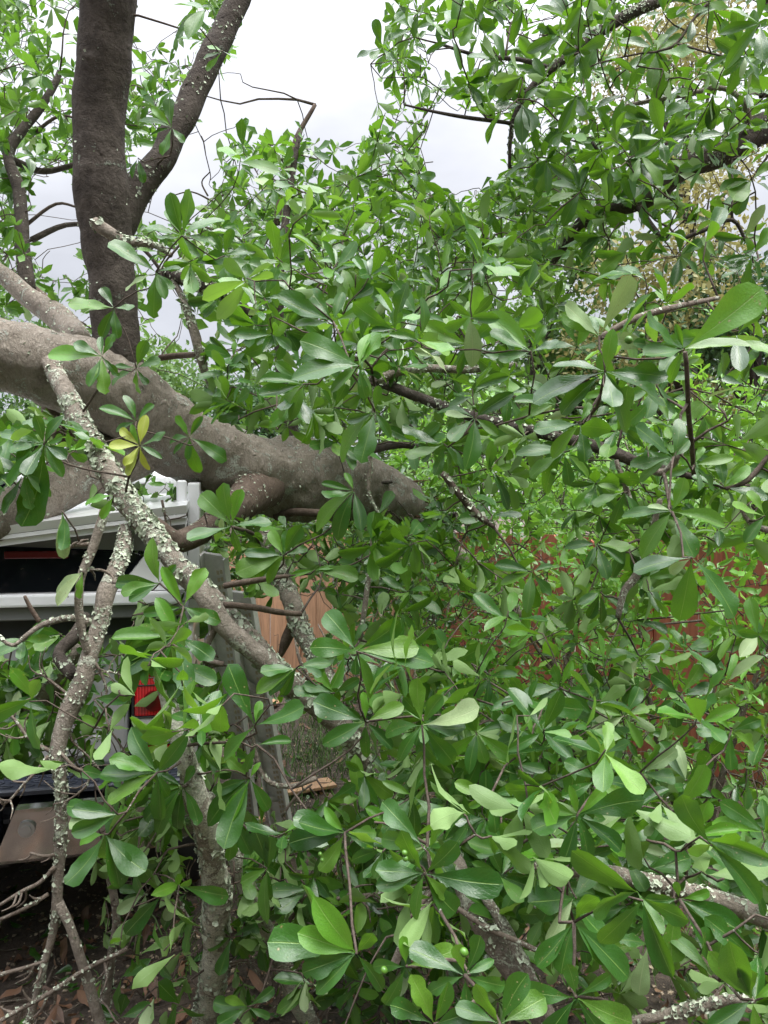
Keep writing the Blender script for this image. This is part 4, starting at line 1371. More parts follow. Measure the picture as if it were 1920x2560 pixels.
dead_spray(FT, [(480, 1760), (500, 1700), (520, 1640)], 1.92, 22, 18, 4, 50)
dead_spray(FT, [(405, 1250), (415, 1320), (390, 1360)], 2.4, 7, 4, 5, 50, M_TWIG)

# rosettes set leaf by leaf (left, centre)
LS = 203.0      # pixels that a ten and a half centimetre leaf spans at one metre
def dof(tips, lim=None):
    d = 0.112 * F / max(np.mean(sorted(t[1] for t in tips)[-3:]), 45)
    return min(d, lim) if lim else d


HERO_FT = [
    (579, 1315, [(140, 118), (105, 100), (73, 92, 1), (8, 95), (200, 105), (275, 68)], 1.8),
    (709, 1389, [(120, 72, 1), (55, 85), (178, 93), (236, 83), (202, 120), (95, 60), (15, 60)], 1.9),
    (787, 1425, [(347, 108), (190, 60, 1), (20, 50, 1)], 2.0),
    (350, 1114, [(138, 66, 2), (180, 70, 2), (70, 77, 2), (230, 55, 2), (253, 78, 2), (290, 58, 2), (15, 70), (340, 58), (120, 45, 1)], 1.95),
    (341, 1053, [(160, 85), (40, 58), (105, 60), (200, 60)], 1.98),
    (474, 1093, [(215, 57), (260, 54), (335, 104), (290, 90), (120, 54), (52, 58), (185, 62)], 2.2),
    (110, 1111, [(165, 115), (150, 80), (110, 70), (60, 80), (20, 60), (330, 70), (300, 90), (260, 85), (232, 125), (245, 200), (190, 70)], 1.9),
    (60, 1180, [(200, 90), (250, 110), (280, 90), (320, 80), (160, 90), (100, 60)], 1.9),
    (255, 891, [(178, 135, 1), (60, 60), (250, 80), (280, 90), (310, 60), (150, 70), (100, 55)], 2.1),
    (341, 920, [(205, 75), (300, 45), (25, 60), (265, 60), (170, 50), (60, 70)], 2.2),
    (285, 770, [(185, 110), (170, 85, 3), (130, 60), (240, 80), (10, 45), (280, 75)], 2.2),
    (390, 680, [(155, 125), (205, 85, 3), (270, 110), (320, 60), (150, 60), (290, 70), (20, 60)], 2.1),
    (455, 590, [(105, 95), (120, 80), (70, 100), (40, 115), (170, 75), (310, 60), (0, 80), (200, 60)], 2.1),
    (560, 640, [(60, 60), (20, 80), (130, 60), (300, 60), (340, 90)], 2.2),
    (833, 804, [(156, 135), (125, 100), (30, 110), (190, 90), (75, 80), (250, 60)], 1.75),
    (660, 745, [(120, 90), (70, 80), (155, 110, 1), (300, 70), (10, 70)], 1.95),
    (897, 914, [(162, 150), (150, 110), (75, 95, 1), (190, 145), (285, 80), (48, 90, 1), (215, 90)], 1.6),
    (937, 1030, [(195, 70), (222, 150), (245, 85), (80, 60), (300, 70), (260, 120)], 1.7),
    (760, 960, [(190, 110), (170, 95), (220, 100), (250, 90), (140, 80)], 1.9),
    (885, 1227, [(165, 80), (215, 150), (280, 95), (250, 110), (195, 80), (120, 50, 1)], 1.85),
    (399, 1458, [(172, 122), (105, 110), (100, 62, 1), (212, 75), (190, 90), (45, 60)], 1.75),
    (459, 1516, [(112, 108, 1), (62, 105, 1), (338, 95), (330, 55), (265, 68), (190, 100)], 1.75),
    (440, 1590, [(167, 150), (168, 100), (235, 107), (325, 110), (197, 135), (115, 98, 1), (255, 120), (280, 130), (215, 150)], 1.7),
    (285, 1238, [(190, 80, 1), (235, 65, 1)], 1.8),
    (372, 1612, [(248, 135), (285, 125), (268, 90), (300, 140)], 1.7),
    (156, 1278, [(262, 118, 3), (275, 95)], 1.78),
    (208, 1429, [(210, 93, 3), (233, 95, 3), (262, 60)], 1.8),
    (637, 1813, [(115, 160), (17, 135), (223, 125), (80, 55, 1), (70, 40)], 1.55),
    (642, 1862, [(0, 82), (250, 70)], 1.6),
    (625, 1946, [(140, 72), (60, 42, 1), (203, 92), (240, 115, 1), (262, 152), (295, 100), (225, 150)], 1.65),
    (393, 1931, [(123, 132), (147, 108, 1), (178, 140), (205, 122), (50, 112), (260, 130), (300, 70)], 1.6),
    (457, 1966, [(218, 125), (240, 118), (292, 95), (65, 60), (182, 70, 1), (262, 110), (150, 60)], 1.65),
    (295, 2036, [(178, 148), (187, 130, 3), (163, 100), (200, 110)], 1.5),
    (262, 2085, [(234, 130), (268, 125), (310, 95), (325, 135), (285, 130), (200, 80, 1)], 1.6),
    (862, 2082, [(147, 118), (132, 75, 1), (200, 145), (240, 105), (0, 80), (340, 80), (170, 130)], 1.45),
    (891, 2383, [(153, 150, 1), (187, 218), (200, 140), (120, 170, 1), (60, 80), (300, 120), (215, 130)], 1.15),
    (914, 1804, [(205, 118), (155, 140), (265, 95), (320, 90), (95, 70, 1), (20, 100)], 1.6),
    (892, 1628, [(132, 125), (40, 130), (5, 155), (178, 112), (270, 55), (300, 125), (355, 200)], 1.5),
    (741, 1670, [(190, 80), (222, 95), (5, 85), (205, 110), (240, 80)], 1.75),
    (836, 1732, [(180, 95), (135, 80, 1), (230, 75), (30, 70), (160, 80)], 1.75),
    (515, 23, [(175, 75), (220, 100), (195, 85), (245, 95), (150, 60)], 2.4),
    (557, 127, [(200, 50), (320, 40), (235, 60), (170, 40, 1)], 2.5),
    (430, 320, [(85, 70), (160, 80), (200, 60), (250, 70), (310, 50), (130, 60, 1)], 2.4),
    (345, 395, [(290, 60), (250, 50)], 2.45),
    (619, 2516, [(180, 90), (150, 60, 1), (30, 70), (200, 70), (340, 60)], 1.8),
    (579, 2342, [(110, 60), (200, 75), (300, 70), (250, 80), (20, 60)], 1.9),
    (450, 2240, [(270, 60), (230, 80, 3), (250, 100), (300, 60)], 2.0),
    (365, 2230, [(190, 65), (210, 70, 3), (270, 70, 3), (170, 60)], 2.0),
    (300, 2545, [(150, 60), (60, 70), (20, 80), (180, 50)], 1.9),
    (20, 1690, [(20, 90), (340, 80), (300, 90), (60, 60)], 2.05),
    (130, 1780, [(150, 80), (200, 70), (260, 80), (300, 60), (90, 70)], 1.95),
    (1032, 1989, [(155, 75), (228, 102), (270, 115), (315, 100), (60, 70)], 1.5),
]
for h in HERO_FT:
    FT.hero(h[0], h[1], h[3], h[2])
for (px, py, d, r) in ((1030, 2148, 1.14, 0.008), (800, 2135, 1.42, 0.008), (805, 2150, 1.43, 0.008)):
    gall(FT, px, py, d, r)

# crown masses
FT.fill((-160, -150, 610, 800), 3.1, 5.0, 580, 0.088, bias=(0, -0.4, 0.3), clump=5, spread=0.15)
FT.fill((-160, 380, 330, 900), 3.0, 4.6, 190, 0.088, clump=5, spread=0.14)
FT.fill((520, 300, 1310, 760), 3.2, 5.6, 560, 0.095, poly=[(540, 400), (590, 330), (690, 300), (780, 350), (900, 360), (960, 250), (1080, 280), (1100, 470), (1300, 470), (1320, 760), (520, 760), (440, 620)], clump=6, spread=0.16)
FT.fill((440, 480, 1320, 1120), 2.4, 4.4, 330, 0.10, poly=[(440, 640), (560, 520), (700, 470), (1000, 480), (1320, 560), (1320, 1100), (1040, 1120), (800, 1120), (600, 1060), (480, 960), (400, 820)], clump=5, spread=0.13)
FT.fill((560, 640, 1150, 1120), 1.7, 2.4, 60, 0.092, clump=3, spread=0.12)
FT.fill((-60, 1000, 330, 1240), 1.9, 2.5, 30, 0.09, clump=3, spread=0.1)
FT.fill((430, 1230, 1080, 1500), 3.1, 5.4, 460, 0.085, clump=5, spread=0.15)
FT.fill((330, 1180, 620, 1330), 2.8, 4.0, 70, 0.07, clump=5, spread=0.12)
FT.fill((560, 1330, 1000, 1650), 2.1, 2.9, 50, 0.09, clump=4, spread=0.11)
FT.fill((260, 1440, 660, 2160), 1.6, 2.25, 85, 0.095, clump=4, spread=0.1, bias=(0, -0.4, 0.1))
FT.fill((-50, 1540, 330, 1960), 1.95, 2.3, 125, 0.075, clump=4, spread=0.09, bias=(0, -0.5, 0.1))
FT.fill((230, 2050, 900, 2580), 1.75, 2.4, 75, 0.085, clump=4, spread=0.11, bias=(0, -0.3, -0.35), droop=0.5)
FT.fill((600, 1640, 1320, 2240), 1.5, 2.4, 105, 0.088, clump=4, spread=0.11)
FT.fill((640, 1950, 1150, 2450), 1.9, 3.0, 120, 0.085, clump=5, spread=0.12)
FT.fill((440, 1190, 570, 1420), 2.2, 2.5, 14, 0.05, clump=3, spread=0.05, bias=(0, -0.2, -0.5))
FT.fill((940, 1170, 1150, 1360), 3.1, 3.7, 40, 0.085, clump=4, spread=0.1)
FT.finish(300)

# ================================================================== TREE OVERHANGING FROM THE RIGHT
OT = Plant('overhanging_tree', (2.45, 3.4, 0), 'leaning tree whose dark mossy limb reaches into the sky above the red fence', 'tree')
OT.wood('trunk', [(2360, 2700, 3.4, 260), (2350, 2000, 3.4, 240), (2330, 1300, 3.4, 220), (2300, 700, 3.35, 190), (2230, 380, 3.3, 150), (2120, 290, 3.2, 110)], M_TRUNK, 20, 0.07, 6)
OT.wood('limb', [(2120, 290, 3.2, 105), (2000, 290, 3.1, 84), (1920, 315, 3.0, 76), (1862, 350, 2.95, 70), (1815, 378, 2.92, 62), (1758, 402, 2.9, 58), (1704, 420, 2.9, 54), (1650, 475, 2.92, 46), (1600, 505, 2.95, 44), (1540, 516, 3.0, 44),
                 (1500, 530, 3.02, 42), (1462, 552, 3.05, 34), (1420, 600, 3.1, 24), (1380, 660, 3.15, 14)], M_LIMB, 20, 0.09, 7, 0.25, 12.0)
OT.wood('limb', [(2120, 290, 3.1, 60), (2000, 90, 2.9, 44), (1850, -60, 2.75, 34), (1740, -30, 2.68, 28), (1655, 0, 2.62, 28), (1573, 36, 2.6, 28), (1480, 93, 2.58, 27), (1423, 139, 2.56, 23), (1377, 174, 2.55, 20), (1319, 231, 2.54, 16), (1286, 289, 2.53, 13), (1276, 347, 2.53, 11), (1274, 420, 2.53, 8)], M_LIMB, 12, 0.09, 6, 0.8, 16.0)
OT.wood('branch', [(1283, 310, 2.53, 10), (1180, 296, 2.55, 10), (1090, 280, 2.6, 8), (1010, 262, 2.65, 5)], M_LIMB, 8, 0.05, 5)
OT.wood('branch', [(1377, 174, 2.55, 14), (1300, 150, 2.6, 12), (1200, 140, 2.65, 10), (1100, 110, 2.7, 7)], M_LIMB, 8, 0.05, 5)
OT.wood('branch', [(1870, 330, 2.95, 18), (1862, 260, 2.9, 15), (1800, 220, 2.9, 12), (1720, 235, 2.9, 14), (1640, 250, 2.9, 12), (1540, 270, 2.9, 8)], M_LICH, 8, 0.06, 5, 0.6)
OT.wood('branch', [(1900, 240, 2.8, 14), (1960, 220, 2.8, 20)], M_LIMB, 8, 0.06, 4)
OT.wood('branch', [(1800, -20, 2.3, 9), (1740, 40, 2.3, 8), (1690, 110, 2.3, 8), (1640, 130, 2.3, 6)], M_TWIG, 6, 0.04, 4)
OT.wood('branch', [(1590, 505, 2.95, 18), (1625, 560, 2.9, 16), (1660, 600, 2.85, 10)], M_LIMB, 8, 0.06, 4)
OT.wood('branch', [(1480, 355, 2.8, 8), (1510, 400, 2.8, 11), (1535, 460, 2.85, 12), (1560, 515, 2.95, 12)], M_LIMB, 8, 0.06, 4)
OT.wood('branch', [(1700, 600, 2.4, 10), (1760, 575, 2.4, 11), (1830, 550, 2.4, 11), (1865, 605, 2.4, 7)], M_LIMB, 8, 0.06, 4)
HERO_OT = [
    (1730, 50, [(160, 70, 1), (250, 60), (200, 80), (60, 60), (20, 90)], 2.3),
    (1640, 130, [(150, 80), (200, 75), (262, 90), (280, 100), (60, 60), (20, 90, 1), (340, 85, 1)], 2.3),
    (1500, 90, [(150, 90), (110, 80), (200, 90), (250, 100), (70, 70)], 2.4),
    (1430, 60, [(120, 90), (80, 90), (160, 90), (220, 90), (280, 80)], 2.4),
    (1560, 240, [(95, 80), (60, 80), (130, 70), (260, 90), (300, 90), (200, 70)], 2.5),
    (1305, 260, [(100, 80), (130, 90), (260, 100), (280, 85), (50, 60), (200, 80)], 2.45),
    (1260, 160, [(160, 90), (200, 80), (250, 80), (110, 70), (330, 100)], 2.5),
    (1130, 100, [(150, 80), (110, 90), (80, 100), (60, 80), (200, 70), (300, 70)], 2.6),
    (1030, 75, [(95, 70), (130, 60), (200, 60), (250, 60), (40, 60)], 2.7),
    (955, 120, [(100, 60), (190, 65), (240, 50), (300, 50), (60, 50)], 2.7),
    (1850, 130, [(100, 90), (70, 90), (140, 80), (200, 80), (260, 90), (320, 80)], 2.2),
    (1900, 60, [(150, 90), (180, 90), (230, 110), (270, 100), (110, 80)], 1.9),
    (1880, 640, [(60, 80, 1), (190, 65), (215, 70), (260, 70), (290, 60)], 2.2),
    (1880, 450, [(180, 90), (200, 100), (230, 110), (250, 80), (30, 60), (340, 60)], 2.2),
    (1700, 640, [(100, 60), (180, 70), (250, 80), (280, 70), (320, 60), (40, 60)], 2.4),
    (1610, 470, [(20, 70), (340, 60), (160, 80), (200, 80), (260, 80), (80, 70)], 2.5),
    (1450, 480, [(70, 70), (110, 70), (150, 80), (200, 80), (250, 80), (330, 90)], 2.5),
    (1345, 400, [(100, 70), (60, 80), (160, 80), (200, 90), (270, 80)], 2.5),
]
for h in HERO_OT:
    OT.hero(h[0], h[1], h[3], h[2])
OT.fill((930, -150, 2000, 620), 2.2, 4.0, 430, 0.088, poly=[(960, 60), (1040, -20), (1100, -150), (2000, -150), (2000, 560), (1800, 640), (1400, 620), (1280, 480), (1280, 320), (1080, 260), (950, 260), (930, 150)], clump=4, spread=0.13, bias=(-0.1, -0.3, 0.1))
OT.fill((930, 250, 1320, 540), 2.8, 4.4, 90, 0.09, clump=4, spread=0.12)
OT.fill((1240, 380, 1700, 700), 2.6, 3.8, 95, 0.09, clump=4, spread=0.12)
OT.finish(300)

# ================================================================== BROKEN BRANCH HANGING ACROSS THE MIDDLE RIGHT
BM = Plant('broken_branch', tuple(P(1250, 1060, 2.2)), 'broken leafy branch hanging in front of the bright shrubs, lichen along its thin wood', 'branch', 'broken leafy branches in front')
BM.wood('branch', [(930, 950, 2.4, 25), (1000, 975, 2.3, 26), (1090, 1010, 2.2, 26), (1180, 1040, 2.1, 27), (1265, 1062, 2.0, 28), (1340, 1080, 1.95, 28), (1440, 1102, 1.9, 28), (1520, 1125, 1.88, 30), (1580, 1150, 1.86, 28), (1680, 1180, 1.86, 20), (1760, 1200, 1.85, 12), (1820, 1225, 1.85, 7)], M_LIMB, 16, 0.12, 6, 0.8, 22.0)
BM.wood('branch', [(1500, 845, 1.6, 15), (1570, 805, 1.6, 17), (1640, 780, 1.62, 17), (1720, 760, 1.65, 14), (1795, 745, 1.7, 11)], M_DEADTW, 10, 0.06, 5, 0.3)
BM.wood('branch', [(1105, 1182, 1.95, 16), (1150, 1238, 1.95, 19), (1190, 1285, 1.95, 19), (1235, 1318, 1.95, 10)], M_TWIG, 10, 0.12, 5, 1.2)
BM.wood('branch', [(1545, 1545, 1.9, 14), (1560, 1480, 1.9, 18), (1585, 1445, 1.9, 20), (1612, 1395, 1.88, 18), (1630, 1330, 1.85, 15), (1650, 1250, 1.82, 14)], M_LICH, 10, 0.10, 5, 0.6)
BM.wood('branch', [(1445, 1060, 1.88, 10), (1490, 1020, 1.7, 8), (1510, 940, 1.55, 6)], M_TWIG, 8, 0.05, 4)
BM.wood('branch', [(1712, 880, 1.55, 12), (1720, 980, 1.6, 12), (1725, 1080, 1.7, 13), (1735, 1190, 1.8, 12)], M_TWIG, 8, 0.05, 4)
BM.wood('branch', [(1540, 1150, 1.86, 12), (1560, 1210, 1.86, 15), (1580, 1280, 1.86, 14)], M_LICH, 8, 0.06, 4, 0.5)
BM.wood('branch', [(1660, 1180, 1.84, 10), (1675, 1270, 1.7, 8)], M_TWIG, 8, 0.05, 4)
BM.wood('branch', [(1700, 1130, 1.8, 16), (1660, 1180, 1.84, 18), (1600, 1165, 1.86, 22)], M_LICH, 8, 0.08, 4, 0.5)
BM.wood('branch', [(1940, 1330, 1.7, 18), (1880, 1310, 1.7, 14), (1850, 1270, 1.7, 8)], M_LICH, 8, 0.06, 4, 0.4)
BM.wood('branch', [(1930, 1130, 1.7, 12), (1870, 1200, 1.7, 14), (1815, 1222, 1.7, 7)], M_TWIG, 8, 0.05, 4)
HERO_BM = [
    (1513, 929, [(162, 124), (192, 185), (222, 140), (83, 92, 1), (352, 135), (300, 88), (300, 160), (345, 185), (265, 110)], 1.4),
    (1498, 842, [(73, 143, 3), (150, 115, 3), (145, 105), (110, 60)], 1.45),
    (1709, 874, [(153, 142), (47, 190, 1), (20, 78, 3), (10, 128, 3), (193, 122), (250, 80), (110, 60)], 1.4),
    (1186, 1044, [(33, 105), (182, 70, 3), (262, 120), (327, 70), (157, 95), (230, 90)], 1.7),
    (1327, 879, [(162, 110), (135, 150, 1), (200, 80), (60, 70), (20, 70)], 1.65),
    (1171, 862, [(158, 115), (190, 115), (95, 87, 1), (30, 85), (250, 70), (330, 80)], 1.75),
    (1449, 1059, [(183, 107), (230, 103), (327, 85), (60, 60, 1), (270, 90)], 1.6),
    (1683, 1143, [(145, 125), (188, 105), (85, 95), (40, 70), (210, 90)], 1.55),
    (1735, 1163, [(70, 50, 1), (12, 95), (195, 70), (320, 85), (270, 60)], 1.65),
    (1811, 1218, [(47, 70, 1), (348, 100), (315, 70), (155, 77), (100, 60)], 1.7),
    (1680, 1279, [(177, 113), (160, 52, 3), (338, 145), (292, 112), (226, 130), (70, 85, 1)], 1.45),
    (1730, 1394, [(262, 165), (305, 168), (220, 60, 3), (190, 140)], 1.35),
    (1492, 1360, [(180, 75), (0, 80), (285, 80), (235, 60), (320, 70)], 1.8),
    (1272, 984, [(165, 50, 1), (112, 62, 1), (205, 95), (20, 40), (300, 80), (260, 70)], 1.75),
    (1110, 1110, [(158, 105), (196, 100), (310, 60), (60, 60), (250, 75)], 1.8),
    (1912, 1290, [(172, 88, 1), (120, 70, 1), (230, 80)], 1.65),
    (1410, 1130, [(180, 110), (210, 100), (240, 110), (320, 90), (20, 80), (280, 80)], 1.75),
    (1390, 1010, [(170, 110), (190, 100), (140, 80), (20, 70)], 1.7),
    (1640, 960, [(60, 90), (20, 80), (200, 80), (250, 90), (300, 80)], 1.7),
    (1330, 1430, [(200, 80), (170, 90), (250, 90), (270, 100), (300, 70), (20, 60)], 1.9),
    (1500, 1480, [(250, 70), (280, 80), (200, 60), (320, 70)], 1.95),
    (1230, 1290, [(180, 80), (210, 70), (20, 60), (270, 70)], 2.0),
    (1600, 1640, [(232, 75, 3), (310, 80), (40, 60, 1), (20, 80), (180, 90)], 1.95),
    (1560, 1230, [(200, 80), (250, 80), (300, 70), (150, 60)], 1.8),
]
for h in HERO_BM:
    BM.hero(h[0], h[1], h[3], h[2])
for (px, py, d, r) in ((1572, 850, 1.42, 0.014), (1605, 838, 1.42, 0.010), (1385, 1180, 1.72, 0.014), (1725, 1295, 1.44, 0.010), (1185, 1018, 1.68, 0.009)):
    gall(BM, px, py, d, r)
BM.fill((1010, 760, 2120, 1250), 1.7, 2.9, 110, 0.095, clump=4, spread=0.11)
BM.fill((1060, 1080, 1960, 1560), 1.9, 2.7, 60, 0.088, clump=4, spread=0.11, bias=(0, -0.4, -0.05), droop=0.3)
BM.finish(300)

# ================================================================== BROKEN BRANCH IN FRONT, LOW
BF = Plant('broken_branch', (0.35, 1.7, 0), 'broken leafy branch heaped lowest in front, with the largest glossy leaves', 'branch', 'broken leafy branches in front')
BF.wood('branch', [(1080, 2060, 1.7, 26), (1135, 2150, 1.6, 40), (1160, 2220, 1.55, 46), (1205, 2305, 1.5, 56), (1262, 2402, 1.48, 62), (1330, 2502, 1.46, 66), (1400, 2620, 1.46, 68)], M_LICH, 18, 0.10, 7, 1.0, 20.0)
BF.wood('branch', [(1185, 2200, 1.5, 22), (1225, 2262, 1.48, 26), (1262, 2320, 1.46, 28), (1300, 2395, 1.44, 31), (1338, 2478, 1.42, 34), (1370, 2560, 1.41, 30)], M_LICH, 14, 0.08, 6, 0.4, 24.0)
BF.wood('branch', [(1110, 2080, 1.72, 38), (1160, 2105, 1.7, 34), (1250, 2150, 1.66, 28), (1330, 2165, 1.64, 28), (1400, 2170, 1.62, 30), (1530, 2186, 1.6, 40), (1650, 2212, 1.58, 42), (1760, 2242, 1.56, 40), (1850, 2272, 1.55, 48), (1980, 2318, 1.54, 54)], M_LICH, 18, 0.10, 7, 1.1, 20.0)
BF.wood('branch', [(1560, 2555, 1.35, 20), (1640, 2540, 1.34, 24), (1740, 2518, 1.32, 30), (1820, 2500, 1.3, 26), (1885, 2500, 1.28, 16)], M_LICH, 12, 0.1, 6, 1.0, 24.0)
BF.wood('branch', [(1085, 2225, 1.4, 14), (1150, 2275, 1.38, 14), (1230, 2325, 1.36, 15), (1310, 2360, 1.34, 13), (1400, 2410, 1.3, 11), (1440, 2490, 1.28, 7)], M_DEADTW, 10, 0.08, 5, 0.6)
BF.wood('branch', [(1300, 2110, 1.5, 9), (1330, 2160, 1.45, 13), (1370, 2195, 1.4, 11), (1390, 2212, 1.38, 7)], M_TWIG, 8, 0.06, 4)
BF.wood('branch', [(1395, 2215, 1.38, 7), (1420, 2260, 1.36, 8), (1435, 2305, 1.3, 6)], M_TWIG, 8, 0.05, 4)
BF.wood('branch', [(1330, 2190, 1.5, 10), (1335, 2270, 1.48, 12), (1350, 2330, 1.46, 8)], M_DEADTW, 8, 0.06, 4, 0.4)
BF.wood('branch', [(980, 2420, 1.5, 20), (1010, 2350, 1.5, 22), (1040, 2290, 1.52, 24), (1080, 2220, 1.58, 26), (1120, 2120, 1.65, 28)], M_LICH, 10, 0.1, 5, 1.0)
BF.wood('branch', [(1715, 2190, 1.35, 9), (1720, 2100, 1.4, 7), (1695, 2040, 1.45, 5)], M_TWIG, 8, 0.05, 4)
HERO_BF = [
    (1061, 2183, [(118, 125), (50, 110), (5, 178), (309, 130), (165, 115), (315, 90), (250, 100), (190, 120)], 1.15),
    (1055, 1813, [(190, 110), (0, 105), (310, 125), (95, 110), (20, 150, 3), (230, 90), (60, 90)], 1.45),
    (1443, 2038, [(100, 72, 1), (48, 92, 1), (18, 158), (190, 125), (247, 115), (316, 130), (285, 110), (150, 110)], 1.25),
    (1388, 2209, [(100, 72, 1), (55, 82), (210, 80), (283, 108), (340, 110), (250, 90)], 1.35),
    (1434, 2305, [(223, 140), (317, 190), (62, 115), (305, 125), (255, 110), (235, 100)], 1.1),
    (1698, 2247, [(172, 93), (325, 108), (260, 142), (310, 155), (110, 45, 1), (340, 150), (20, 70, 1)], 1.2),
    (1730, 2093, [(74, 95, 1), (20, 103, 1), (215, 55), (110, 60), (320, 90)], 1.35),
    (1718, 2163, [(140, 65), (40, 78, 1), (327, 70), (340, 102), (250, 60)], 1.4),
    (1683, 2030, [(56, 135, 1), (340, 58), (218, 110), (190, 90)], 1.35),
    (1162, 2438, [(64, 105), (110, 90, 1), (335, 115), (205, 108), (270, 120), (170, 138), (20, 80)], 1.05),
    (1015, 2415, [(100, 74, 1), (20, 125), (290, 140), (240, 110), (200, 90)], 1.1),
    (1440, 2493, [(180, 120), (37, 95), (337, 160), (230, 120), (300, 130), (110, 80)], 1.05),
    (1267, 2128, [(157, 103), (105, 80), (85, 70, 1), (320, 55), (200, 70)], 1.35),
    (1226, 1989, [(355, 105, 1), (210, 60, 1), (25, 100), (160, 90), (280, 80)], 1.4),
    (1492, 1949, [(95, 108), (75, 112, 1), (200, 90), (0, 90), (160, 80), (330, 100)], 1.35),
    (1880, 2499, [(135, 140), (118, 190), (58, 65, 1), (100, 120), (200, 130), (280, 90)], 1.05),
    (1828, 1827, [(185, 75), (130, 50, 1), (35, 62), (270, 92), (335, 100), (240, 80)], 1.65),
    (1600, 1930, [(150, 100), (30, 110, 3), (60, 80), (340, 90), (200, 100)], 1.4),
    (1560, 2120, [(20, 110), (340, 100), (300, 90), (200, 80), (160, 90), (60, 70)], 1.4),
    (1620, 2360, [(200, 100), (150, 80), (60, 80, 3), (300, 100), (250, 110, 3), (10, 80)], 1.25),
    (1250, 2560, [(120, 120), (60, 140), (20, 130), (160, 110), (200, 100)], 0.98),
    (1880, 2200, [(160, 90, 1), (200, 80), (100, 70), (40, 80), (300, 70)], 1.4),
    (1780, 2440, [(100, 130), (70, 120), (140, 110), (20, 90)], 1.15),
    (1085, 2560, [(110, 130), (70, 110), (150, 120), (30, 110)], 1.0),
    (1330, 1840, [(150, 90), (200, 90), (240, 80), (40, 90), (0, 90), (100, 60, 1)], 1.55),
    (1400, 1720, [(180, 80), (220, 90), (0, 80), (320, 80), (60, 70, 1), (120, 60)], 1.7),
    (1560, 1790, [(200, 70, 3), (160, 80), (60, 80), (20, 70), (300, 80)], 1.7),
    (1700, 1740, [(150, 80), (60, 90), (20, 80), (280, 80), (220, 70)], 1.75),
]
for h in HERO_BF:
    BF.hero(h[0], h[1], h[3], h[2])
for (px, py, d, r) in ((1011, 2132, 1.1, 0.008), (1013, 2146, 1.1, 0.008), (1160, 2380, 1.0, 0.011), (960, 2425, 1.1, 0.010), (1590, 2260, 1.3, 0.007)):
    gall(BF, px, py, d, r)
BF.fill((900, 1900, 2180, 2620), 1.15, 1.9, 140, 0.09, clump=4, spread=0.1)
BF.fill((1080, 1640, 2180, 2120), 1.6, 2.6, 145, 0.084, clump=4, spread=0.11)
BF.fill((1000, 2050, 2180, 2600), 1.7, 2.6, 130, 0.085, clump=5, spread=0.12)
BF.finish(300)

# ================================================================== BRIGHT SHRUBS BEFORE AND BEYOND THE RED FENCE, DARK IVY BUSH
SH_G = 'leafy shrubs along the red fence'
def shrub(label, box, d0, d1, count, ln_, mats, ki, parts, stem_px, name='shrub', cat='shrub', clump=6, spread=0.15, group=SH_G, n=(5, 9), stems=4):
    dm = (d0 + d1) / 2
    base = P(stem_px, 1280, dm); base[2] = 0
    s = Plant(name, tuple(base), label, cat, group)
    for k in range(stems):
        px = box[0] + (box[2] - box[0]) * (k + 0.5) / stems
        top = P(px + random.uniform(-30, 30), box[1] + (box[3] - box[1]) * 0.25, dm + random.uniform(-0.3, 0.3))
        mid_ = (np.array(base) + top) / 2 + rng.normal(0, 0.12, 3)
        s.wood3('stem', np.array([base, mid_, top]), np.array([0.022, 0.015, 0.005]), M_DEADTW, 8, 0.08, 6, 0.1)
    s.fill(box, d0, d1, count, ln_, clump=clump, spread=spread, n=n, bias=(0, -0.3, 0.7))
    s.finish(parts, mats=mats, kidx=ki, mid=0.5)
    return s


shrub('bright green shrub in front of the red fence, nearest the end of the branch', (1480, 1300, 2250, 2060), 2.9, 4.0, 680, 0.072, [M_BRIGHT], 4, 200, 1750)
shrub('bright green shrub in front of the red fence, beside the dark ivy bush', (1060, 1280, 1560, 1960), 3.0, 4.6, 700, 0.070, [M_BRIGHT], 4, 200, 1380)
shrub('light green bush beyond the red fence, under the hanging branch', (1150, 1080, 1560, 1420), 5.6, 7.2, 560, 0.085, [M_BRIGHT], 4, 150, 1350, spread=0.22)
shrub('light green bush beyond the red fence by the far corner of the yard', (1500, 1000, 2000, 1400), 4.6, 6.6, 600, 0.085, [M_BRIGHT], 4, 150, 1760, spread=0.22)
shrub('light green bush just past the splintered end of the trunk', (960, 1060, 1240, 1400), 5.4, 7.5, 300, 0.08, [M_BRIGHT], 4, 80, 1100, spread=0.22)
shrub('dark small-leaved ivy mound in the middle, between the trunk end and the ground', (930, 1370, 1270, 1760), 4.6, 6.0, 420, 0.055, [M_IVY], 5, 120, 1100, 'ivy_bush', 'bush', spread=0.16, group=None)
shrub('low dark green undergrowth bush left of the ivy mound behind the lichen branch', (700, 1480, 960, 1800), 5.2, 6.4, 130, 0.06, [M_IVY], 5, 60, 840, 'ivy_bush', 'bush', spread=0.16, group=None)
for (px, d, hgt, lab) in ((640, 4.6, 0.25, 'small weed seedling beside the board offcut'), (560, 3.4, 0.22, 'small weed seedling at the foot of the ladder'), (690, 6.6, 0.55, 'thin leafy sapling in front of the cedar fence')):
    b = P(px, 1280, d); b[2] = 0
    s = Plant('weed', tuple(b), lab, 'weed', None)
    s.wood3('stem', np.array([b, b + (0.01, 0, hgt / 2), b + (0.02, 0, hgt)]), np.array([0.004, 0.003, 0.002]), M_TWIG, 6, 0, 3)
    for k in range(5):
        s.rosette(b + np.array((rng.normal(0, 0.05), rng.normal(0, 0.05), hgt * (0.5 + 0.12 * k))), np.array((0, -0.2, 1)), 6, 0.06)
    s.finish(20, mats=[M_BRIGHT], kidx=4)


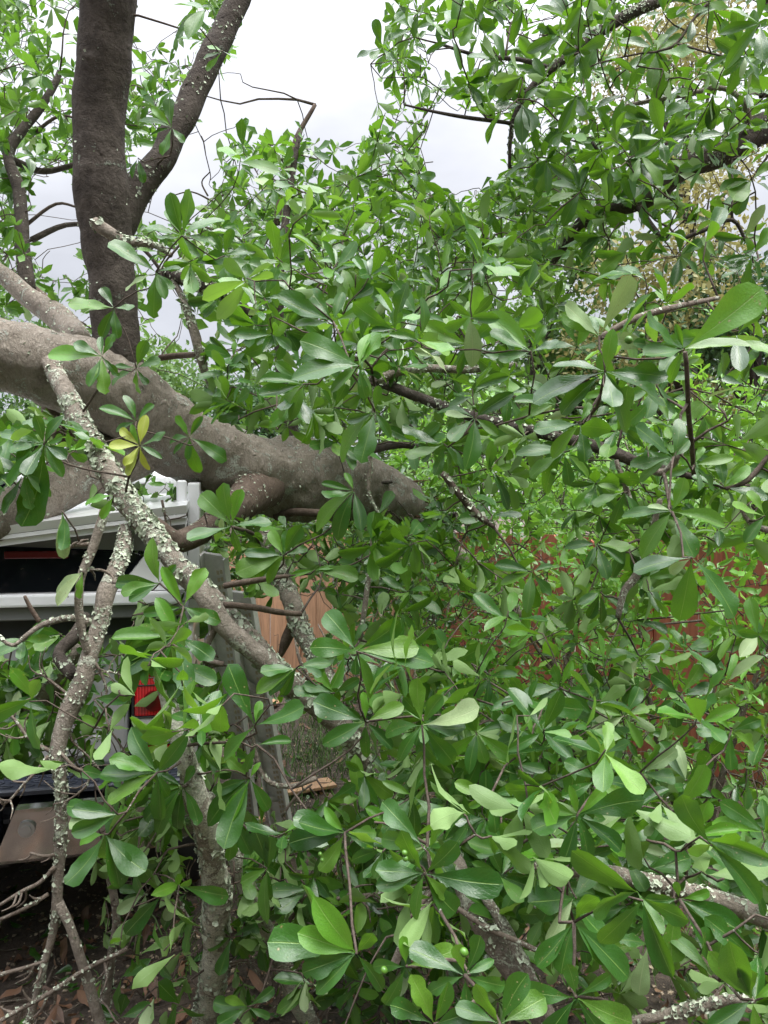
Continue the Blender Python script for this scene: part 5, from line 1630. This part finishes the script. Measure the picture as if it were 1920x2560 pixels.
# ------------------------------------------------------------------ trees of the neighbourhood behind
def back_tree(label, px, d, ztop, zlow, rad, nleaf, col, ls, lean=0.0, trunk_r=0.12, name='background_tree', blobs=9, gap=0.55):
    base = P(px, 1280, d); base[2] = 0
    root = empty(name, tuple(base))
    tag(root, label, 'tree', 'trees standing beyond the fence')
    top = base + np.array((lean * rad, 0, ztop * 0.85))
    pts = catmull(np.column_stack([np.array([base, base + np.array((lean * 0.2 * rad, 0, ztop * 0.3)), base + np.array((lean * 0.6 * rad, 0.1, ztop * 0.6)), top]), [trunk_r, trunk_r * 0.85, trunk_r * 0.55, trunk_r * 0.2]]), 6)
    V, Q = tube(pts[:, :3], pts[:, 3], 10, 0.08, 4)
    link('trunk', quad_mesh('trunk', V, Q, mats=[M_LIMB]), root)
    cents = []
    for k in range(blobs):
        a = rng.random() * 6.28
        z = zlow + (ztop - zlow) * rng.random()
        r = rad * math.sqrt(rng.random()) * (0.5 + 0.5 * math.sin(math.pi * min(0.98, (z - zlow) / (ztop - zlow) * 0.8 + 0.15)))
        c = base + np.array((lean * rad * z / ztop + r * math.cos(a), r * math.sin(a), z))
        cents.append(c)
        i = int(np.clip((z / ztop) * len(pts) * 0.75, 2, len(pts) - 1))
        s = pts[i, :3]
        m_ = (s + c) / 2 + np.array((0, 0, 0.12 * rad))
        T = catmull(np.column_stack([np.array([s, m_, c]), [trunk_r * 0.4, trunk_r * 0.22, trunk_r * 0.06]]), 5)
        V, Q = tube(T[:, :3], T[:, 3], 7, 0.08, 4)
        link('branch', quad_mesh('branch', V, Q, mats=[M_LIMB]), root)
    n = nleaf
    ci = rng.integers(0, blobs, n)
    off = rng.normal(0, 1, (n, 3)); off /= np.linalg.norm(off, axis=1)[:, None]
    off *= (rad * gap * rng.random((n, 1)) ** 0.5) * np.array((1, 1, 0.7))
    C = np.array(cents)[ci] + off
    C[:, 2] = np.maximum(C[:, 2], 0.15)
    D = rng.normal(0, 1, (n, 3)); D /= np.linalg.norm(D, axis=1)[:, None]
    Z = rng.normal(0, 0.7, (n, 3)) + np.array((0, -0.2, 0.8)); S = np.cross(D, Z); S /= np.linalg.norm(S, axis=1)[:, None]
    l_ = ls * rng.uniform(0.6, 1.3, (n, 1))
    V = np.stack([C, C + l_ * (0.45 * D + 0.28 * S), C + l_ * D, C + l_ * (0.45 * D - 0.28 * S)], 1)
    uv = np.tile(np.array([(0.5, 0), (1, 0.45), (0.5, 1), (0, 0.45)]), (n, 1))
    o = link('crown', quad_mesh('crown', V.reshape(-1, 3), np.arange(4 * n).reshape(-1, 4), uv, [col], smooth=False), root)
    o['kind'] = 'stuff'


M_FAR_G = leaf_material('far_leaf_green', (0.05, 0.12, 0.03), (0.09, 0.19, 0.045), (0.15, 0.26, 0.07), (0.15, 0.24, 0.08), (0.2, 0.36, 0.06), rough=0.5)
M_FAR_D = leaf_material('far_leaf_dark', (0.02, 0.06, 0.02), (0.035, 0.095, 0.03), (0.06, 0.14, 0.04), (0.08, 0.14, 0.06), (0.08, 0.2, 0.04), rough=0.45)
M_FAR_Y = leaf_material('far_leaf_tan', (0.16, 0.17, 0.06), (0.25, 0.24, 0.09), (0.34, 0.33, 0.12), (0.3, 0.28, 0.12), (0.4, 0.36, 0.12), rough=0.6)
back_tree('hazy green tree behind the middle of the hanging branch', 1330, 13, 6.2, 1.6, 1.9, 15000, M_FAR_G, 0.13, blobs=14)
back_tree('tan flowering oak with spreading brown limbs right of the hazy green tree', 1660, 11, 6.0, 3.2, 1.6, 6500, M_FAR_Y, 0.10, 0.3, 0.09, blobs=13, gap=0.45)
back_tree('dense dark evergreen at the edge behind the tan oak', 1900, 10, 5.0, 1.6, 1.2, 14000, M_FAR_D, 0.10, blobs=12)
back_tree('tall sparse oak with pinkish new leaves high behind the mossy limb', 1760, 15, 11.8, 8.2, 2.1, 7000, M_FAR_Y, 0.10, -0.2, 0.12, blobs=14, gap=0.4)
back_tree('green tree far behind the shrubs, low crown over the red fence', 1560, 15, 4.6, 1.2, 2.0, 15000, M_FAR_G, 0.13, blobs=14)
back_tree('green tree far behind the trunk end', 1000, 16, 4.6, 0.8, 2.2, 15000, M_FAR_G, 0.13, blobs=14)
back_tree('green tree far behind the pickup truck', 350, 17, 5.0, 0.8, 2.6, 15000, M_FAR_G, 0.13, blobs=14)
back_tree('dark green tree far behind the cedar fence', 700, 18, 4.4, 0.6, 2.4, 14000, M_FAR_D, 0.13, blobs=14)
back_tree('dark green tree at the far left beyond the truck roof', -100, 16, 5.5, 0.8, 2.4, 12000, M_FAR_D, 0.13, blobs=14)
back_tree('pale green tree far beyond the right end of the red fence', 2050, 15, 5.0, 0.8, 2.4, 14000, M_FAR_G, 0.13, blobs=14)


def trees_behind():  # unseen; dark reflections suggest it, added to cut front sky light
    n = 26000
    X = rng.uniform(-16, 16, n); Y = rng.uniform(-11, -6.5, n)
    H = 6.6 + 1.3 * np.sin(X * 0.9) + 0.8 * np.sin(X * 2.3 + 1)
    C = np.stack([X, Y, 0.2 + H * rng.random(n)], 1)
    D = rng.normal(0, 1, (n, 3)); D /= np.linalg.norm(D, axis=1)[:, None]
    S = np.cross(D, rng.normal(0, 1, (n, 3))); S /= np.linalg.norm(S, axis=1)[:, None]
    l_ = rng.uniform(0.25, 0.5, (n, 1))
    V = np.stack([C, C + l_ * (0.45 * D + 0.28 * S), C + l_ * D, C + l_ * (0.45 * D - 0.28 * S)], 1)
    uv = np.tile(np.array([(0.5, 0), (1, 0.45), (0.5, 1), (0, 0.45)]), (n, 1))
    o = link('unseen_treeline', quad_mesh('unseen_treeline', V.reshape(-1, 3), np.arange(4 * n).reshape(-1, 4), uv, [M_FAR_D], smooth=False))
    tag(o, 'unseen dark line of trees behind the camera, added to cut the light from the front', 'trees', kind='stuff')


trees_behind()


# ------------------------------------------------------------------ litter, pebbles, grass
def scatter_litter():
    T = T_MID
    VV, QQ, UU = [], [], []
    off = 0
    n = 4400
    X = rng.uniform(-3.2, 3.2, n); Y = 1.8 + 6.5 * rng.random(n) ** 1.4
    X[:1200] = rng.uniform(-2.2, 0.4, 1200); Y[:1200] = rng.uniform(2.0, 3.1, 1200)
    X[:500] += 1.2
    for i in range(n):
        tv, tq, tu = T[rng.integers(0, NV)]
        l_ = 0.02 + 0.065 * rng.random() ** 1.3
        a = rng.random() * 6.28
        d = np.array((math.cos(a), math.sin(a), rng.normal(0, 0.18)))
        nn = norm(np.array((rng.normal(0, 0.35), rng.normal(0, 0.35), 1)))
        d = norm(d - nn * np.dot(d, nn)); s = np.cross(d, nn)
        V = np.array((X[i], Y[i], ground_z(X[i], Y[i]) + 0.008 + 0.012 * rng.random())) + l_ * (tv[:, :1] * s + tv[:, 1:2] * d + np.abs(tv[:, 2:3]) * nn * rng.uniform(0.6, 2.6) + nn * (tv[:, 1:2] - 0.5) ** 2 * rng.uniform(-0.3, 0.8))
        VV.append(V); QQ.append(tq + off); UU.append(tu); off += len(tv)
    mi = np.repeat((rng.random(n) < 0.3).astype(int), len(T[0][1]))
    o = link('leaf_litter', quad_mesh('leaf_litter', np.concatenate(VV), np.concatenate(QQ), np.concatenate(UU), [M_BROWN, M_LEAF], mi))
    tag(o, 'fallen brown and green leaves strewn over the dark soil', 'leaf litter', kind='stuff')
    # pale wood chips and pebbles
    n = 9000
    X = rng.uniform(-3.0, 1.5, n); Y = 1.9 + 3.6 * rng.random(n)
    R = 0.002 + 0.005 * rng.random(n) ** 2
    Z = np.array([ground_z(x, y) for x, y in zip(X, Y)])
    cube = np.array([(x, y, z) for x in (-1, 1) for y in (-1, 1) for z in (-1, 1)]) * 0.8
    cq = np.array([(0, 1, 3, 2), (4, 6, 7, 5), (0, 4, 5, 1), (2, 3, 7, 6), (0, 2, 6, 4), (1, 5, 7, 3)])
    V = np.stack([X, Y, Z + R * 0.3], 1)[:, None] + (cube[None] + rng.normal(0, 0.35, (n, 8, 3))) * R[:, None, None] * np.array((1.2, 1.2, 0.6))
    Q = cq[None] + (np.arange(n) * 8)[:, None, None]
    o = link('wood_chips', quad_mesh('wood_chips', V.reshape(-1, 3), Q.reshape(-1, 4), mats=[M_PEBBLE], smooth=False))
    tag(o, 'pale pebbles and chips scattered on the dark soil by the truck', 'gravel', kind='stuff')
    # grass
    n = 15000
    cx = rng.uniform(-0.75, 2.4, 260); cy = rng.uniform(2.6, 8.5, 260)
    k = rng.integers(0, 260, n)
    X = cx[k] + rng.normal(0, 0.14, n); Y = cy[k] + rng.normal(0, 0.14, n)
    Z = np.array([ground_z(x, y) for x, y in zip(X, Y)])
    h = rng.uniform(0.03, 0.11, n); a = rng.random(n) * 6.28
    w = 0.0025
    Bx = np.stack([np.cos(a), np.sin(a), np.zeros(n)], 1); le = np.stack([np.cos(a * 3.1), np.sin(a * 3.1), np.zeros(n)], 1) * (h * rng.uniform(0.2, 1.0, n))[:, None]
    B = np.stack([X, Y, Z], 1)
    up = np.stack([np.zeros(n), np.zeros(n), h], 1)
    V = np.stack([B - Bx * w, B + Bx * w, B + Bx * w * 0.7 + le * 0.35 + up * 0.6, B - Bx * w * 0.7 + le * 0.35 + up * 0.6, B + Bx * 0.0004 + le + up, B - Bx * 0.0004 + le + up], 1)
    q = np.array([(0, 1, 2, 3), (3, 2, 4, 5)])
    Q = q[None] + (np.arange(n) * 6)[:, None, None]
    o = link('grass', quad_mesh('grass', V.reshape(-1, 3), Q.reshape(-1, 4), mats=[M_GRASS]))
    tag(o, 'short tufts of grass growing between the fallen leaves', 'grass', kind='stuff')
    # small broken twigs on the soil
    tb = Tubes()
    for _ in range(240):
        x, y = rng.uniform(-2.8, 2.4), rng.uniform(2.0, 6.5)
        a = rng.random() * 6.28
        l_ = rng.uniform(0.08, 0.4)
        p0 = np.array((x, y, ground_z(x, y) + 0.01)); p2 = p0 + np.array((math.cos(a) * l_, math.sin(a) * l_, rng.uniform(0, 0.05)))
        tb.add(*tube(np.array([p0, (p0 + p2) / 2 + rng.normal(0, 0.015, 3), p2]), np.array([0.004, 0.003, 0.0015]) * rng.uniform(0.6, 1.6), 5))
    o = tb.build('twig_litter', M_DEADTW, None)
    tag(o, 'small broken twigs lying on the dark soil', 'twigs', kind='stuff')


scatter_litter()
